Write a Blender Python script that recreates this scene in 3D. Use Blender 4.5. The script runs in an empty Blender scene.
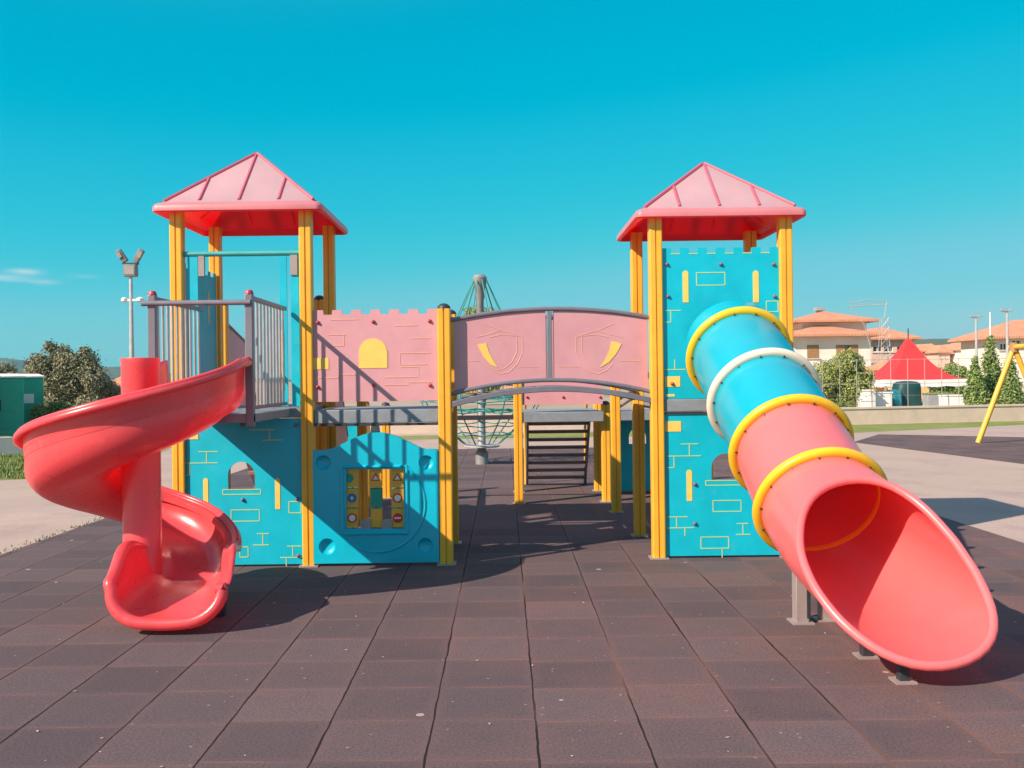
import bpy, bmesh, math, random
from mathutils import Vector, Matrix
random.seed(7)
R = math.radians
scene = bpy.context.scene
COL = scene.collection

# ------------------------------------------------------------------ camera maths
F = 966.0; VX, VY = 504.0, 378.0; CH = 1.67; ROLL = R(0.7)
def PX(px, py, Y):
    """photo pixel at depth Y -> (X, z)"""
    u, v = px - VX, py - VY
    u0 = u*math.cos(ROLL) - v*math.sin(ROLL); v0 = u*math.sin(ROLL) + v*math.cos(ROLL)
    return (u0*Y/F, CH - v0*Y/F)
def P3(px, py, Y):
    x, z = PX(px, py, Y); return Vector((x, Y, z))
def GP(px, py, z=0.0):
    """photo pixel on the horizontal plane z"""
    u, v = px - VX, py - VY
    v0 = u*math.sin(ROLL) + v*math.cos(ROLL)
    Y = (CH - z)*F/v0
    return P3(px, py, Y)

# ------------------------------------------------------------------ materials
def srgb(r, g, b):
    f = lambda c: (c/255/12.92 if c/255 <= .04045 else ((c/255+.055)/1.055)**2.4)
    return (f(r), f(g), f(b), 1)
class NT:
    def __init__(self, name):
        self.m = bpy.data.materials.new(name); self.m.use_nodes = True
        self.t = self.m.node_tree; self.b = self.t.nodes['Principled BSDF']
    def n(self, typ, **kw):
        nd = self.t.nodes.new(typ)
        for k, v in kw.items():
            if k in nd.inputs.keys() if hasattr(nd.inputs, 'keys') else False: nd.inputs[k].default_value = v
            else: setattr(nd, k, v)
        return nd
    def l(self, a, b): self.t.links.new(a, b)
    def val(self, x, sock):
        if isinstance(x, (int, float)): sock.default_value = x
        else: self.l(x, sock)
    def math(self, op, a, b=0.0, c=None):
        nd = self.t.nodes.new('ShaderNodeMath'); nd.operation = op
        self.val(a, nd.inputs[0]); self.val(b, nd.inputs[1])
        if c is not None: self.val(c, nd.inputs[2])
        return nd.outputs[0]
    def mix(self, f, a, b, mode='MIX'):
        nd = self.t.nodes.new('ShaderNodeMix'); nd.data_type = 'RGBA'; nd.blend_type = mode
        self.val(f, nd.inputs[0])
        for x, s in ((a, nd.inputs[6]), (b, nd.inputs[7])):
            if isinstance(x, tuple): s.default_value = x
            else: self.l(x, s)
        return nd.outputs[2]
    def noise(self, scale, detail=4, rough=.55, coord=None):
        nd = self.t.nodes.new('ShaderNodeTexNoise')
        nd.inputs['Scale'].default_value = scale; nd.inputs['Detail'].default_value = detail
        nd.inputs['Roughness'].default_value = rough
        if coord is None:
            coord = self.obj()
        self.l(coord, nd.inputs['Vector'])
        return nd.outputs['Fac']
    def obj(self):
        if not hasattr(self, '_o'):
            self._o = self.t.nodes.new('ShaderNodeTexCoord').outputs['Object']
        return self._o
    def ramp(self, f, p0, p1, c0=(0,0,0,1), c1=(1,1,1,1)):
        nd = self.t.nodes.new('ShaderNodeValToRGB')
        nd.color_ramp.elements[0].position = p0; nd.color_ramp.elements[1].position = p1
        nd.color_ramp.elements[0].color = c0; nd.color_ramp.elements[1].color = c1
        self.l(f, nd.inputs[0]); return nd.outputs[0]
    def bump(self, h, strength=.2, dist=.01):
        nd = self.t.nodes.new('ShaderNodeBump'); nd.inputs['Strength'].default_value = strength
        nd.inputs['Distance'].default_value = dist
        self.l(h, nd.inputs['Height']); self.l(nd.outputs[0], self.b.inputs['Normal'])

def mat(name, col, rough=.45, var=.10, scale=6, bump=0.0, bscale=60, metal=0, dirt=None, coat=0, sss=0, trans=None):
    k = NT(name); b = k.b
    c2 = tuple(max(0, c*(1-var*1.6)) for c in col[:3]) + (1,)
    c1 = tuple(min(1, c*(1+var*.7)) for c in col[:3]) + (1,)
    c = k.mix(k.ramp(k.noise(scale, 6, .65), .3, .7), c2, c1)
    if dirt:
        d = k.ramp(k.noise(scale*2.3+1, 8, .7), .58, .75)
        c = k.mix(k.math('MULTIPLY', d, dirt[1]), c, dirt[0])
    k.l(c, b.inputs['Base Color'])
    r = k.math('MULTIPLY_ADD', k.noise(scale*4, 5), .22, rough-.11)
    k.l(r, b.inputs['Roughness'])
    b.inputs['Metallic'].default_value = metal
    b.inputs['Coat Weight'].default_value = coat
    b.inputs['Coat Roughness'].default_value = .12
    if sss:
        b.inputs['Subsurface Weight'].default_value = sss
        b.inputs['Subsurface Radius'].default_value = (.06, .008, .008)
        b.inputs['Subsurface Scale'].default_value = .5
    if bump: k.bump(k.noise(bscale, 4), bump, .004)
    if trans:      # thin moulded plastic lets some light through
        tr = k.t.nodes.new('ShaderNodeBsdfTranslucent'); tr.inputs['Color'].default_value = trans
        ad = k.t.nodes.new('ShaderNodeAddShader'); k.l(b.outputs[0], ad.inputs[0]); k.l(tr.outputs[0], ad.inputs[1])
        k.l(ad.outputs[0], k.t.nodes['Material Output'].inputs['Surface'])
    return k.m

M = {}
M['blue'] = mat('blue_panel', (0.0, .44, .58, 1), .42, .08, 2.2, .06, 240, dirt=((.10,.45,.54,1), .35))
M['blue_rot'] = mat('blue_moulded_plastic', (0.0, .345, .46, 1), .34, .05, 3, .06, 200, coat=.15)
M['blue_play'] = mat('blue_play_panel_plastic', (0.0, .45, .60, 1), .36, .06, 3, .06, 200, coat=.1, dirt=((.05,.42,.54,1), .3))
M['pink'] = mat('pink_panel', (.61, .295, .325, 1), .45, .07, 3, .05, 240, dirt=((.54,.31,.30,1), .4))
M['red'] = mat('red_moulded_plastic', (.53, .065, .075, 1), .30, .07, 2.5, .05, 160, coat=.1, dirt=((.57,.14,.15,1), .5), trans=(.38,.004,.012,1))
M['coral'] = mat('coral_moulded_plastic', (.54, .155, .16, 1), .34, .05, 2.5, .05, 160, coat=.15, dirt=((.54,.17,.16,1), .35), trans=(.42,.004,.012,1))
M['roof'] = mat('rose_roof_plastic', (.30, .29, .31, 1), .42, .05, 3, .05, 200, dirt=((.34,.25,.27,1), .45), trans=(.5,.006,.015,1))
M['roof_in'] = mat('red_roof_underside', (.34, .02, .035, 1), .42, .06, 3, .05, 200, trans=(.60,.006,.015,1))
M['roof_rim'] = mat('rose_roof_rim', (.50, .19, .21, 1), .4, .07, 3, .05, 200, trans=(.25,.004,.01,1))
M['roof_rib'] = mat('red_roof_seam', (.52, .11, .16, 1), .42, .08, 5)
M['coral_in'] = mat('coral_tube_inside', (.52, .125, .125, 1), .36, .05, 2.5, .05, 160, trans=(.45,.004,.012,1))
M['yellow'] = mat('yellow_coated_metal', (.80, .405, .035, 1), .38, .07, 3, dirt=((.55,.26,.07,1), .45))
M['ring_yellow'] = mat('yellow_ring_plastic', (.88, .50, .02, 1), .36, .05, 5, .04, 150)
M['inlay'] = mat('yellow_inlay', (.86, .55, .12, 1), .5, .06, 9)
M['line'] = mat('pale_yellow_line', (.42, .58, .24, 1), .5, .05, 9)
M['pline'] = mat('peach_line', (.72, .36, .24, 1), .5, .05, 9)
M['cream'] = mat('cream_ring_plastic', (.80, .70, .55, 1), .4, .05, 5)
M['grey'] = mat('mauve_grey_metal', (.20, .19, .23, 1), .42, .08, 5, metal=.25)
M['bar'] = mat('galvanised_bar', (.42, .41, .42, 1), .36, .1, 8, metal=.5)
M['deck'] = mat('grey_deck_board', (.22, .25, .28, 1), .6, .12, 7, .1, 120, dirt=((.14,.13,.13,1), .5))
M['dark'] = mat('dark_metal', (.03, .032, .04, 1), .5, .1, 9)
M['bolt'] = mat('mauve_bolt_cap', (.17, .10, .18, 1), .4, .08, 30)
M['redbolt'] = mat('red_bolt_cap', (.45, .05, .07, 1), .4, .08, 30)
M['stair'] = mat('brown_stair_tread', (.24, .13, .10, 1), .6, .12, 8)
M['steel'] = mat('galvanised_steel', (.50, .48, .46, 1), .45, .14, 5, metal=.3, dirt=((.38,.33,.29,1), .4))
M['box_post'] = mat('grey_brown_steel', (.34, .29, .28, 1), .5, .1, 6, metal=.2, dirt=((.2,.15,.13,1), .5))
M['rope'] = mat('teal_rope', (.03, .27, .25, 1), .7, .1, 20)
M['white'] = mat('white_paint', (.78, .76, .72, 1), .6, .06, 3, dirt=((.55,.5,.45,1), .3))
M['signblue'] = mat('sign_blue', (.02, .16, .40, 1), .5, .05, 9)
M['signred'] = mat('sign_red', (.65, .02, .03, 1), .5, .05, 9)
M['signgreen'] = mat('sign_green', (.01, .30, .20, 1), .5, .05, 9)
M['signwhite'] = mat('sign_white', (.75, .70, .68, 1), .5, .05, 9)
M['toilet'] = mat('green_cabin_plastic', (.012, .36, .23, 1), .5, .08, 4, .06, 80)
M['toilet_red'] = mat('red_cabin_plastic', (.42, .02, .04, 1), .5, .08, 4)
M['plaster'] = mat('white_plaster', (.78, .70, .61, 1), .85, .09, .6, .1, 20, dirt=((.42,.37,.31,1), .4))
M['ochre'] = mat('ochre_plaster', (.74, .50, .22, 1), .85, .08, .6, .1, 20, dirt=((.5,.35,.2,1), .35))
M['rosewall'] = mat('rose_plaster', (.66, .44, .35, 1), .85, .08, .6, .1, 20)
M['conc'] = mat('pale_concrete', (.60, .47, .38, 1), .85, .10, 1.3, .15, 30, dirt=((.34,.28,.24,1), .5))
M['conc_grey'] = mat('grey_concrete', (.30, .32, .33, 1), .85, .12, 1.5, .15, 30)
M['shutter'] = mat('brown_shutter', (.36, .20, .09, 1), .6, .1, 6)
M['glass'] = mat('window_glass', (.03, .04, .05, 1), .08, .05, 2)
M['tent'] = mat('red_tent_fabric', (.62, .032, .035, 1), .7, .06, 1.5, .1, 10)
M['tarp'] = mat('dark_green_tarpaulin', (.01, .055, .055, 1), .55, .15, 3, .3, 6)
M['tarpblue'] = mat('blue_green_tarpaulin', (.02, .20, .24, 1), .55, .15, 3, .3, 6)
M['bark'] = mat('tree_bark', (.12, .09, .07, 1), .9, .2, 9, .4, 20)

def leafmat(name, c1, c2, c3):
    k = NT(name)
    g = k.t.nodes.new('ShaderNodeNewGeometry').outputs['Random Per Island']
    a = k.mix(k.ramp(g, .1, .9), c1, c2)
    a = k.mix(k.ramp(k.noise(.9, 3), .4, .65), a, c3)
    k.l(a, k.b.inputs['Base Color']); k.b.inputs['Roughness'].default_value = .6
    k.b.inputs['Subsurface Weight'].default_value = 0
    return k.m
M['leaf_olive'] = leafmat('olive_leaves', (.09,.10,.05,1), (.32,.30,.17,1), (.18,.175,.09,1))
M['leaf_green'] = leafmat('green_leaves', (.13,.17,.035,1), (.38,.42,.13,1), (.26,.31,.085,1))
M['leaf_hedge'] = leafmat('hedge_leaves', (.07,.12,.02,1), (.25,.30,.08,1), (.16,.2,.05,1))
M['leaf_con'] = leafmat('conifer_leaves', (.06,.12,.03,1), (.27,.36,.09,1), (.15,.22,.055,1))

def tile_roof():
    k = NT('terracotta_roof_tiles')
    sep = k.t.nodes.new('ShaderNodeSeparateXYZ'); k.l(k.obj(), sep.inputs[0])
    w = k.t.nodes.new('ShaderNodeTexWave'); w.inputs['Scale'].default_value = 1.6; w.inputs['Distortion'].default_value = .6
    k.l(k.obj(), w.inputs['Vector'])
    c = k.mix(k.ramp(k.noise(1.3, 6, .7), .3, .7), (.48,.20,.11,1), (.66,.32,.18,1))
    c = k.mix(k.math('MULTIPLY', w.outputs['Fac'], .35), c, (.36,.18,.11,1))
    k.l(c, k.b.inputs['Base Color']); k.b.inputs['Roughness'].default_value = .85
    k.bump(w.outputs['Fac'], .5, .05)
    return k.m
M['tiles'] = tile_roof()

def rubber(name, x0, y0, red=1.0):
    k = NT(name)
    sep = k.t.nodes.new('ShaderNodeSeparateXYZ'); k.l(k.obj(), sep.inputs[0])
    X, Y = sep.outputs[0], sep.outputs[1]
    wob = k.math('MULTIPLY_ADD', k.noise(5, 3), .016, -.008)
    fx = k.math('MULTIPLY', k.math('ADD', k.math('SUBTRACT', X, x0), wob), 2.0)
    # every column of tiles is shifted a little along Y
    cx = k.math('FLOOR', fx)
    wn0 = k.t.nodes.new('ShaderNodeTexWhiteNoise'); wn0.noise_dimensions = '1D'; k.l(cx, wn0.inputs['W'])
    shift = k.math('MULTIPLY_ADD', wn0.outputs['Value'], .10, -.05)
    fy = k.math('MULTIPLY', k.math('ADD', k.math('ADD', k.math('SUBTRACT', Y, y0), shift), wob), 2.0)
    cy = k.math('FLOOR', fy)
    dx = k.math('ABSOLUTE', k.math('SUBTRACT', k.math('FRACT', k.math('ADD', fx, .5)), .5))
    dy = k.math('ABSOLUTE', k.math('SUBTRACT', k.math('FRACT', k.math('ADD', fy, .5)), .5))
    comb = k.t.nodes.new('ShaderNodeCombineXYZ'); k.l(cx, comb.inputs[0]); k.l(cy, comb.inputs[1])
    wn = k.t.nodes.new('ShaderNodeTexWhiteNoise'); wn.noise_dimensions = '2D'; k.l(comb.outputs[0], wn.inputs['Vector'])
    tint = wn.outputs['Value']
    grain = k.math('ADD', k.math('MULTIPLY', k.noise(210, 3, .7), .65), k.math('MULTIPLY', k.noise(70, 3, .6), .35))
    mott = k.noise(1.1, 5, .6); mott2 = k.noise(7, 5, .65)
    base = k.mix(k.ramp(tint, .0, 1), (.076,.061,.069,1), (.124,.094,.099,1))
    base = k.mix(k.math('MULTIPLY', k.math('MULTIPLY', k.ramp(mott, .40, .66), .7*red), k.ramp(k.math('MULTIPLY_ADD', X, .1, .42), .2, .75)), base, (.180,.095,.080,1))
    base = k.mix(k.math('MULTIPLY', k.ramp(mott2, .45, .75), .30), base, (.075,.062,.07,1))
    base = k.mix(k.ramp(grain, .36, .64), k.mix(1.0, base, (.42,.42,.45,1), 'MULTIPLY'), k.mix(1.0, base, (1.55,1.5,1.46,1), 'MULTIPLY'))
    # pale crumbs and bits of grit lying about
    vo = k.t.nodes.new('ShaderNodeTexVoronoi'); vo.inputs['Scale'].default_value = 3.1; k.l(k.obj(), vo.inputs['Vector'])
    vs = k.t.nodes.new('ShaderNodeSeparateColor'); k.l(vo.outputs['Color'], vs.inputs[0])
    spot = k.math('MULTIPLY', k.math('LESS_THAN', vo.outputs['Distance'], k.math('MULTIPLY', vs.outputs[1], .075)), k.math('GREATER_THAN', vs.outputs[0], .45))
    base = k.mix(k.math('MULTIPLY', spot, .75), base, (.42,.37,.34,1))
    vo2 = k.t.nodes.new('ShaderNodeTexVoronoi'); vo2.inputs['Scale'].default_value = 11; k.l(k.obj(), vo2.inputs['Vector'])
    vs2 = k.t.nodes.new('ShaderNodeSeparateColor'); k.l(vo2.outputs['Color'], vs2.inputs[0])
    spot2 = k.math('MULTIPLY', k.math('LESS_THAN', vo2.outputs['Distance'], .085), k.math('GREATER_THAN', vs2.outputs[0], .72))
    base = k.mix(k.math('MULTIPLY', spot2, .7), base, (.30,.25,.23,1))
    # joints: open ones run away from the camera, cross joints are tight and dusty
    jw = k.math('MULTIPLY_ADD', k.noise(2.2, 3), .020, .0)
    jx = k.math('LESS_THAN', dx, jw)
    dust = k.ramp(k.math('ADD', k.noise(.5, 2), k.math('MULTIPLY', X, .06)), .50, .66)
    jcol = k.mix(dust, (.014,.012,.012,1), (.17,.085,.062,1))
    jy = k.math('MULTIPLY', k.math('LESS_THAN', dy, .013), k.ramp(k.noise(3, 4), .42, .62))
    base = k.mix(k.math('MULTIPLY', jy, .5), base, (.22,.115,.09,1))
    edge = k.math('MULTIPLY', k.math('SUBTRACT', 1.0, k.ramp(k.math('MINIMUM', dx, dy), .0, .12)), .16)
    base = k.mix(edge, base, (.23,.115,.10,1))
    base = k.mix(jx, base, jcol)
    k.l(base, k.b.inputs['Base Color']); k.b.inputs['Roughness'].default_value = .9
    k.b.inputs['Specular IOR Level'].default_value = .25
    h = k.math('SUBTRACT', k.math('MULTIPLY', grain, .35), k.math('ADD', k.math('MULTIPLY', jx, 1.0), k.math('MULTIPLY', jy, .3)))
    k.bump(h, .5, .012)
    return k.m
M['rubber'] = rubber('rubber_safety_tiles', .134, 4.69)
M['rubber2'] = rubber('rubber_swing_tiles', .0, .0, .5)

def ground_mat(name, c1, c2, c3, sc=.5, bump=.2):
    k = NT(name)
    a = k.mix(k.ramp(k.noise(sc, 6, .6), .35, .65), c1, c2)
    a = k.mix(k.math('MULTIPLY', k.ramp(k.noise(sc*.22, 4), .5, .66), .7), a, c3)
    a = k.mix(k.math('MULTIPLY', k.ramp(k.noise(sc*.9+.3, 8, .75), .52, .62), .35), a, k.mix(1.0, a, (.72,.70,.70,1), 'MULTIPLY'))
    a = k.mix(k.ramp(k.noise(60, 3), .3, .7), k.mix(1.0, a, (.8,.8,.8,1), 'MULTIPLY'), a)
    k.l(a, k.b.inputs['Base Color']); k.b.inputs['Roughness'].default_value = .95
    k.b.inputs['Specular IOR Level'].default_value = .2
    k.bump(k.noise(35, 5), bump, .02)
    return k.m
M['path'] = ground_mat('pale_pink_paving', (.40,.315,.28,1), (.46,.36,.31,1), (.43,.34,.27,1), .7)
M['grass'] = ground_mat('lawn_ground', (.16,.22,.05,1), (.24,.29,.08,1), (.31,.30,.12,1), 1.2, .5)
M['soil'] = ground_mat('dry_ground', (.36,.30,.22,1), (.44,.36,.27,1), (.25,.26,.12,1), .15)
M['hill'] = ground_mat('wooded_hill', (.05,.08,.045,1), (.10,.12,.06,1), (.17,.15,.09,1), .02, 0)

# ------------------------------------------------------------------ mesh builder
ORG = {}
class MB:
    def __init__(s): s.bm = bmesh.new(); s.mi = 0
    def _f(s, vs):
        try:
            f = s.bm.faces.new(vs); f.material_index = s.mi; return f
        except ValueError: return None
    def box(s, x0, x1, y0, y1, z0, z1):
        v = [s.bm.verts.new(p) for p in ((x0,y0,z0),(x1,y0,z0),(x1,y1,z0),(x0,y1,z0),(x0,y0,z1),(x1,y0,z1),(x1,y1,z1),(x0,y1,z1))]
        for q in ((3,2,1,0),(4,5,6,7),(0,1,5,4),(1,2,6,5),(2,3,7,6),(3,0,4,7)): s._f([v[i] for i in q])
        return s
    def beam(s, a, b, w, h, up=(0,0,1)):
        a = Vector(a); b = Vector(b); d = (b-a).normalized(); up = Vector(up)
        if abs(d.dot(up)) > .98: up = Vector((0,1,0))
        r = d.cross(up).normalized(); t = r.cross(d)
        v = []
        for p in (a, b):
            for sx, sz in ((-1,-1),(1,-1),(1,1),(-1,1)): v.append(s.bm.verts.new(p + r*w/2*sx + t*h/2*sz))
        for q in ((3,2,1,0),(4,5,6,7),(0,1,5,4),(1,2,6,5),(2,3,7,6),(3,0,4,7)): s._f([v[i] for i in q])
        return s
    def loft(s, rings, closed=True, cap0=False, cap1=False, loop=False):
        vr = [[s.bm.verts.new(p) for p in r] for r in rings]
        n = len(vr[0]); m = len(vr)
        for i in range(m if loop else m-1):
            a, b = vr[i], vr[(i+1) % m]
            for j in range(n if closed else n-1):
                s._f([a[j], a[(j+1) % n], b[(j+1) % n], b[j]])
        if cap0: s._f(list(reversed(vr[0])))
        if cap1: s._f(vr[-1])
        return vr
    def tube(s, pts, r, n=10, loop=False, caps=True):
        pts = [Vector(p) for p in pts]; rings = []; m = len(pts); prev = None
        for i, p in enumerate(pts):
            if loop: d = (pts[(i+1) % m] - pts[i-1]).normalized()
            else: d = (pts[min(i+1, m-1)] - pts[max(i-1, 0)]).normalized()
            if prev is None:
                up = Vector((0,0,1)) if abs(d.z) < .9 else Vector((0,1,0))
                e = d.cross(up).normalized()
            else:
                e = (prev - d*prev.dot(d)).normalized()
            prev = e; f = d.cross(e); rr = r[i] if isinstance(r, (list, tuple)) else r
            rings.append([p + (e*math.cos(2*math.pi*k/n) + f*math.sin(2*math.pi*k/n))*rr for k in range(n)])
        s.loft(rings, True, caps and not loop, caps and not loop, loop)
        return s
    def lathe(s, c, prof, n=16, axis='z'):
        c = Vector(c); rings = []
        for r, h in prof:
            ring = []
            for k in range(n):
                a = 2*math.pi*k/n
                if axis == 'z': ring.append(c + Vector((r*math.cos(a), r*math.sin(a), h)))
                else: ring.append(c + Vector((r*math.cos(a), -h, r*math.sin(a))))
            rings.append(ring)
        s.loft(rings, True, True, True); return s
    def plate(s, outer, holes, fr, t):
        """fr(u,v,w) -> point; plate from w=0 (front) to w=t (back)"""
        edges = []
        tmp = bmesh.new(); es = []
        for loop in [outer] + holes:
            vs = [tmp.verts.new((u, v, 0)) for u, v in loop]
            for i in range(len(vs)): es.append(tmp.edges.new((vs[i], vs[(i+1) % len(vs)])))
        bmesh.ops.triangle_fill(tmp, use_beauty=True, use_dissolve=False, edges=es, normal=(0,0,1))
        tmp.verts.index_update()
        fa = [s.bm.verts.new(fr(v.co.x, v.co.y, 0)) for v in tmp.verts]
        fb = [s.bm.verts.new(fr(v.co.x, v.co.y, t)) for v in tmp.verts]
        for f in tmp.faces:
            idx = [v.index for v in f.verts]
            s._f([fa[i] for i in idx]); s._f([fb[i] for i in reversed(idx)])
        for e in tmp.edges:
            if len(e.link_faces) == 1:
                i, j = e.verts[0].index, e.verts[1].index
                s._f([fa[i], fa[j], fb[j], fb[i]])
        tmp.free(); return s
    def build(s, name, mats, parent=None, smooth=30, bevel=0, loc=None, solid=0, segs=2):
        if not isinstance(mats, (list, tuple)): mats = [mats]
        bmesh.ops.recalc_face_normals(s.bm, faces=s.bm.faces[:])
        o_loc = Vector(loc) if loc is not None else (ORG[parent.name] if parent is not None else Vector((0,0,0)))
        for v in s.bm.verts: v.co -= o_loc
        me = bpy.data.meshes.new(name); s.bm.to_mesh(me); s.bm.free()
        for m in mats: me.materials.append(m)
        if smooth:
            for p in me.polygons: p.use_smooth = True
            me.set_sharp_from_angle(angle=R(smooth))
        o = bpy.data.objects.new(name, me); COL.objects.link(o)
        ORG[o.name] = o_loc
        if parent is not None:
            o.parent = parent
            o.location = o_loc - ORG[parent.name]
        else: o.location = o_loc
        if solid:
            md = o.modifiers.new('thickness', 'SOLIDIFY'); md.thickness = solid; md.offset = 0
        if bevel:
            md = o.modifiers.new('edge', 'BEVEL'); md.width = bevel; md.segments = segs; md.limit_method = 'ANGLE'; md.angle_limit = R(40)
        return o

def tag(o, label=None, cat=None, group=None, kind=None):
    if label: o['label'] = label
    if cat: o['category'] = cat
    if group: o['group'] = group
    if kind: o['kind'] = kind
    return o
def thing(name, label, cat, loc, group=None):
    o = bpy.data.objects.new(name, None); COL.objects.link(o); o.empty_display_size = .2
    o.location = loc; ORG[o.name] = Vector(loc)
    return tag(o, label, cat, group)
def struct(o): return tag(o, kind='structure')

# little hemispherical bolt caps, shared meshes
BOLT = {}
def bolt(parent, p, m='bolt', r=.015):
    key = (m, r)
    if key not in BOLT:
        b = MB(); b.lathe((0,0,0), [(r*1.2,-.002),(r*1.2,.006),(r*.95,.014),(r*.6,.022),(r*.15,.025)], 12, 'y')
        me = bpy.data.meshes.new('bolt'); bmesh.ops.recalc_face_normals(b.bm, faces=b.bm.faces[:]); b.bm.to_mesh(me); b.bm.free(); me.materials.append(M[m])
        for q in me.polygons: q.use_smooth = True
        BOLT[key] = me
    o = bpy.data.objects.new('bolt', BOLT[key]); COL.objects.link(o)
    o.parent = parent; o.location = Vector(p) - ORG[parent.name]; ORG[o.name] = Vector(p)
    return o

def sect_post(w=.115, g=.014, d=.012, c=.012):
    """outline of a square post with rounded corners and a groove in each face"""
    h = w/2; side = [(-h+c, -h), (-g/2, -h), (-g/2+.002, -h+d), (g/2-.002, -h+d), (g/2, -h), (h-c, -h), (h-c*.3, -h+c*.3)]
    out = []
    for k in range(4):
        a = k*math.pi/2
        for x, y in side: out.append((x*math.cos(a)-y*math.sin(a), x*math.sin(a)+y*math.cos(a)))
    return out
def post(parent, x, y, z1, cap=False, w=.115, m='yellow', z0=0.0):
    b = MB(); sc = sect_post(w)
    b.loft([[(x+u, y+v, z) for u, v in sc] for z in (z0, z1)], True, True, True)
    o = b.build('post', M[m], parent, smooth=20)
    if z0 == 0.0:
        b = MB(); b.box(x-.085, x+.085, y-.085, y+.085, .0, .012); b.build('base_plate', M['box_post'], o)
    if cap:
        b = MB(); b.lathe((x, y, z1), [(.060,-.005),(.060,.012),(.05,.03),(.03,.045),(.008,.05)], 14); b.build('post_cap', M['dark'], o)
    return o

def front(Y0): return lambda u, v, w: (u, Y0 + w, v)
def lineseg(b, Y0, p, q, wd=.011):
    (x0, z0), (x1, z1) = p, q
    b.beam((x0, Y0+.0005, z0), (x1, Y0+.0005, z1), .007, wd, (0,0,1) if abs(x1-x0) > abs(z1-z0) else (1,0,0))
class Decor:
    """inlays of a panel whose front face lies at depth Y0, given in photo pixels through an affine crop"""
    def __init__(s, b, Y0, sc, ox, oy, wd=.0085):
        s.b = b; s.Y = Y0; s.sc = sc; s.ox = ox; s.oy = oy; s.wd = wd
    def p(s, x, y): return PX(x/s.sc + s.ox, y/s.sc + s.oy, s.Y)
    def h(s, x0, x1, y, mi=2):
        s.b.mi = mi; a = s.p(x0, y); c = s.p(x1, y); z = (a[1]+c[1])/2; lineseg(s.b, s.Y, (a[0], z), (c[0], z), s.wd)
    def v(s, x, y0, y1, mi=2):
        s.b.mi = mi; a = s.p(x, y0); c = s.p(x, y1); X = (a[0]+c[0])/2; lineseg(s.b, s.Y+.0007, (X, a[1]), (X, c[1]), s.wd)
    def rect(s, x0, x1, y0, y1): s.h(x0, x1, y0); s.h(x0, x1, y1); s.v(x0, y0, y1); s.v(x1, y0, y1)
    def poly(s, pts, mi=1):
        s.b.mi = mi; s.b.plate(pts, [], front(s.Y-.004), .006)
    def block(s, x0, x1, y0, y1):
        a = s.p(x0, y0); c = s.p(x1, y1); s.poly([(a[0],c[1]),(c[0],c[1]),(c[0],a[1]),(a[0],a[1])])
    def arch(s, x0, x1, y0, y1): s.poly(s.archpts(x0, x1, y0, y1))
    def archpts(s, x0, x1, y0, y1):
        a = s.p(x0, y0); c = s.p(x1, y1); r = (c[0]-a[0])/2; cx = (a[0]+c[0])/2; zt = a[1]
        pts = [(a[0], c[1]), (c[0], c[1])]
        for k in range(0, 13):
            t = math.pi*k/12; pts.append((cx + r*math.cos(t), zt - r + r*math.sin(t)))
        return pts
    def bolts(s, parent, lst, m='bolt'):
        for x, y in lst:
            X, z = s.p(x, y); bolt(parent, (X, s.Y, z), m)
def battlement(x0, x1, zb, zt, dep, n, first=True):
    """outline with n crenels along the top"""
    pts = [(x0, zb), (x1, zb), (x1, zt)]
    w = (x1-x0)/(2*n+1)
    for k in range(n):
        xr = x1 - w*(2*k+1)
        pts += [(xr, zt), (xr-.006, zt-dep), (xr-w+.006, zt-dep), (xr-w, zt)]
    pts += [(x0, zt)]
    return pts

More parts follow.
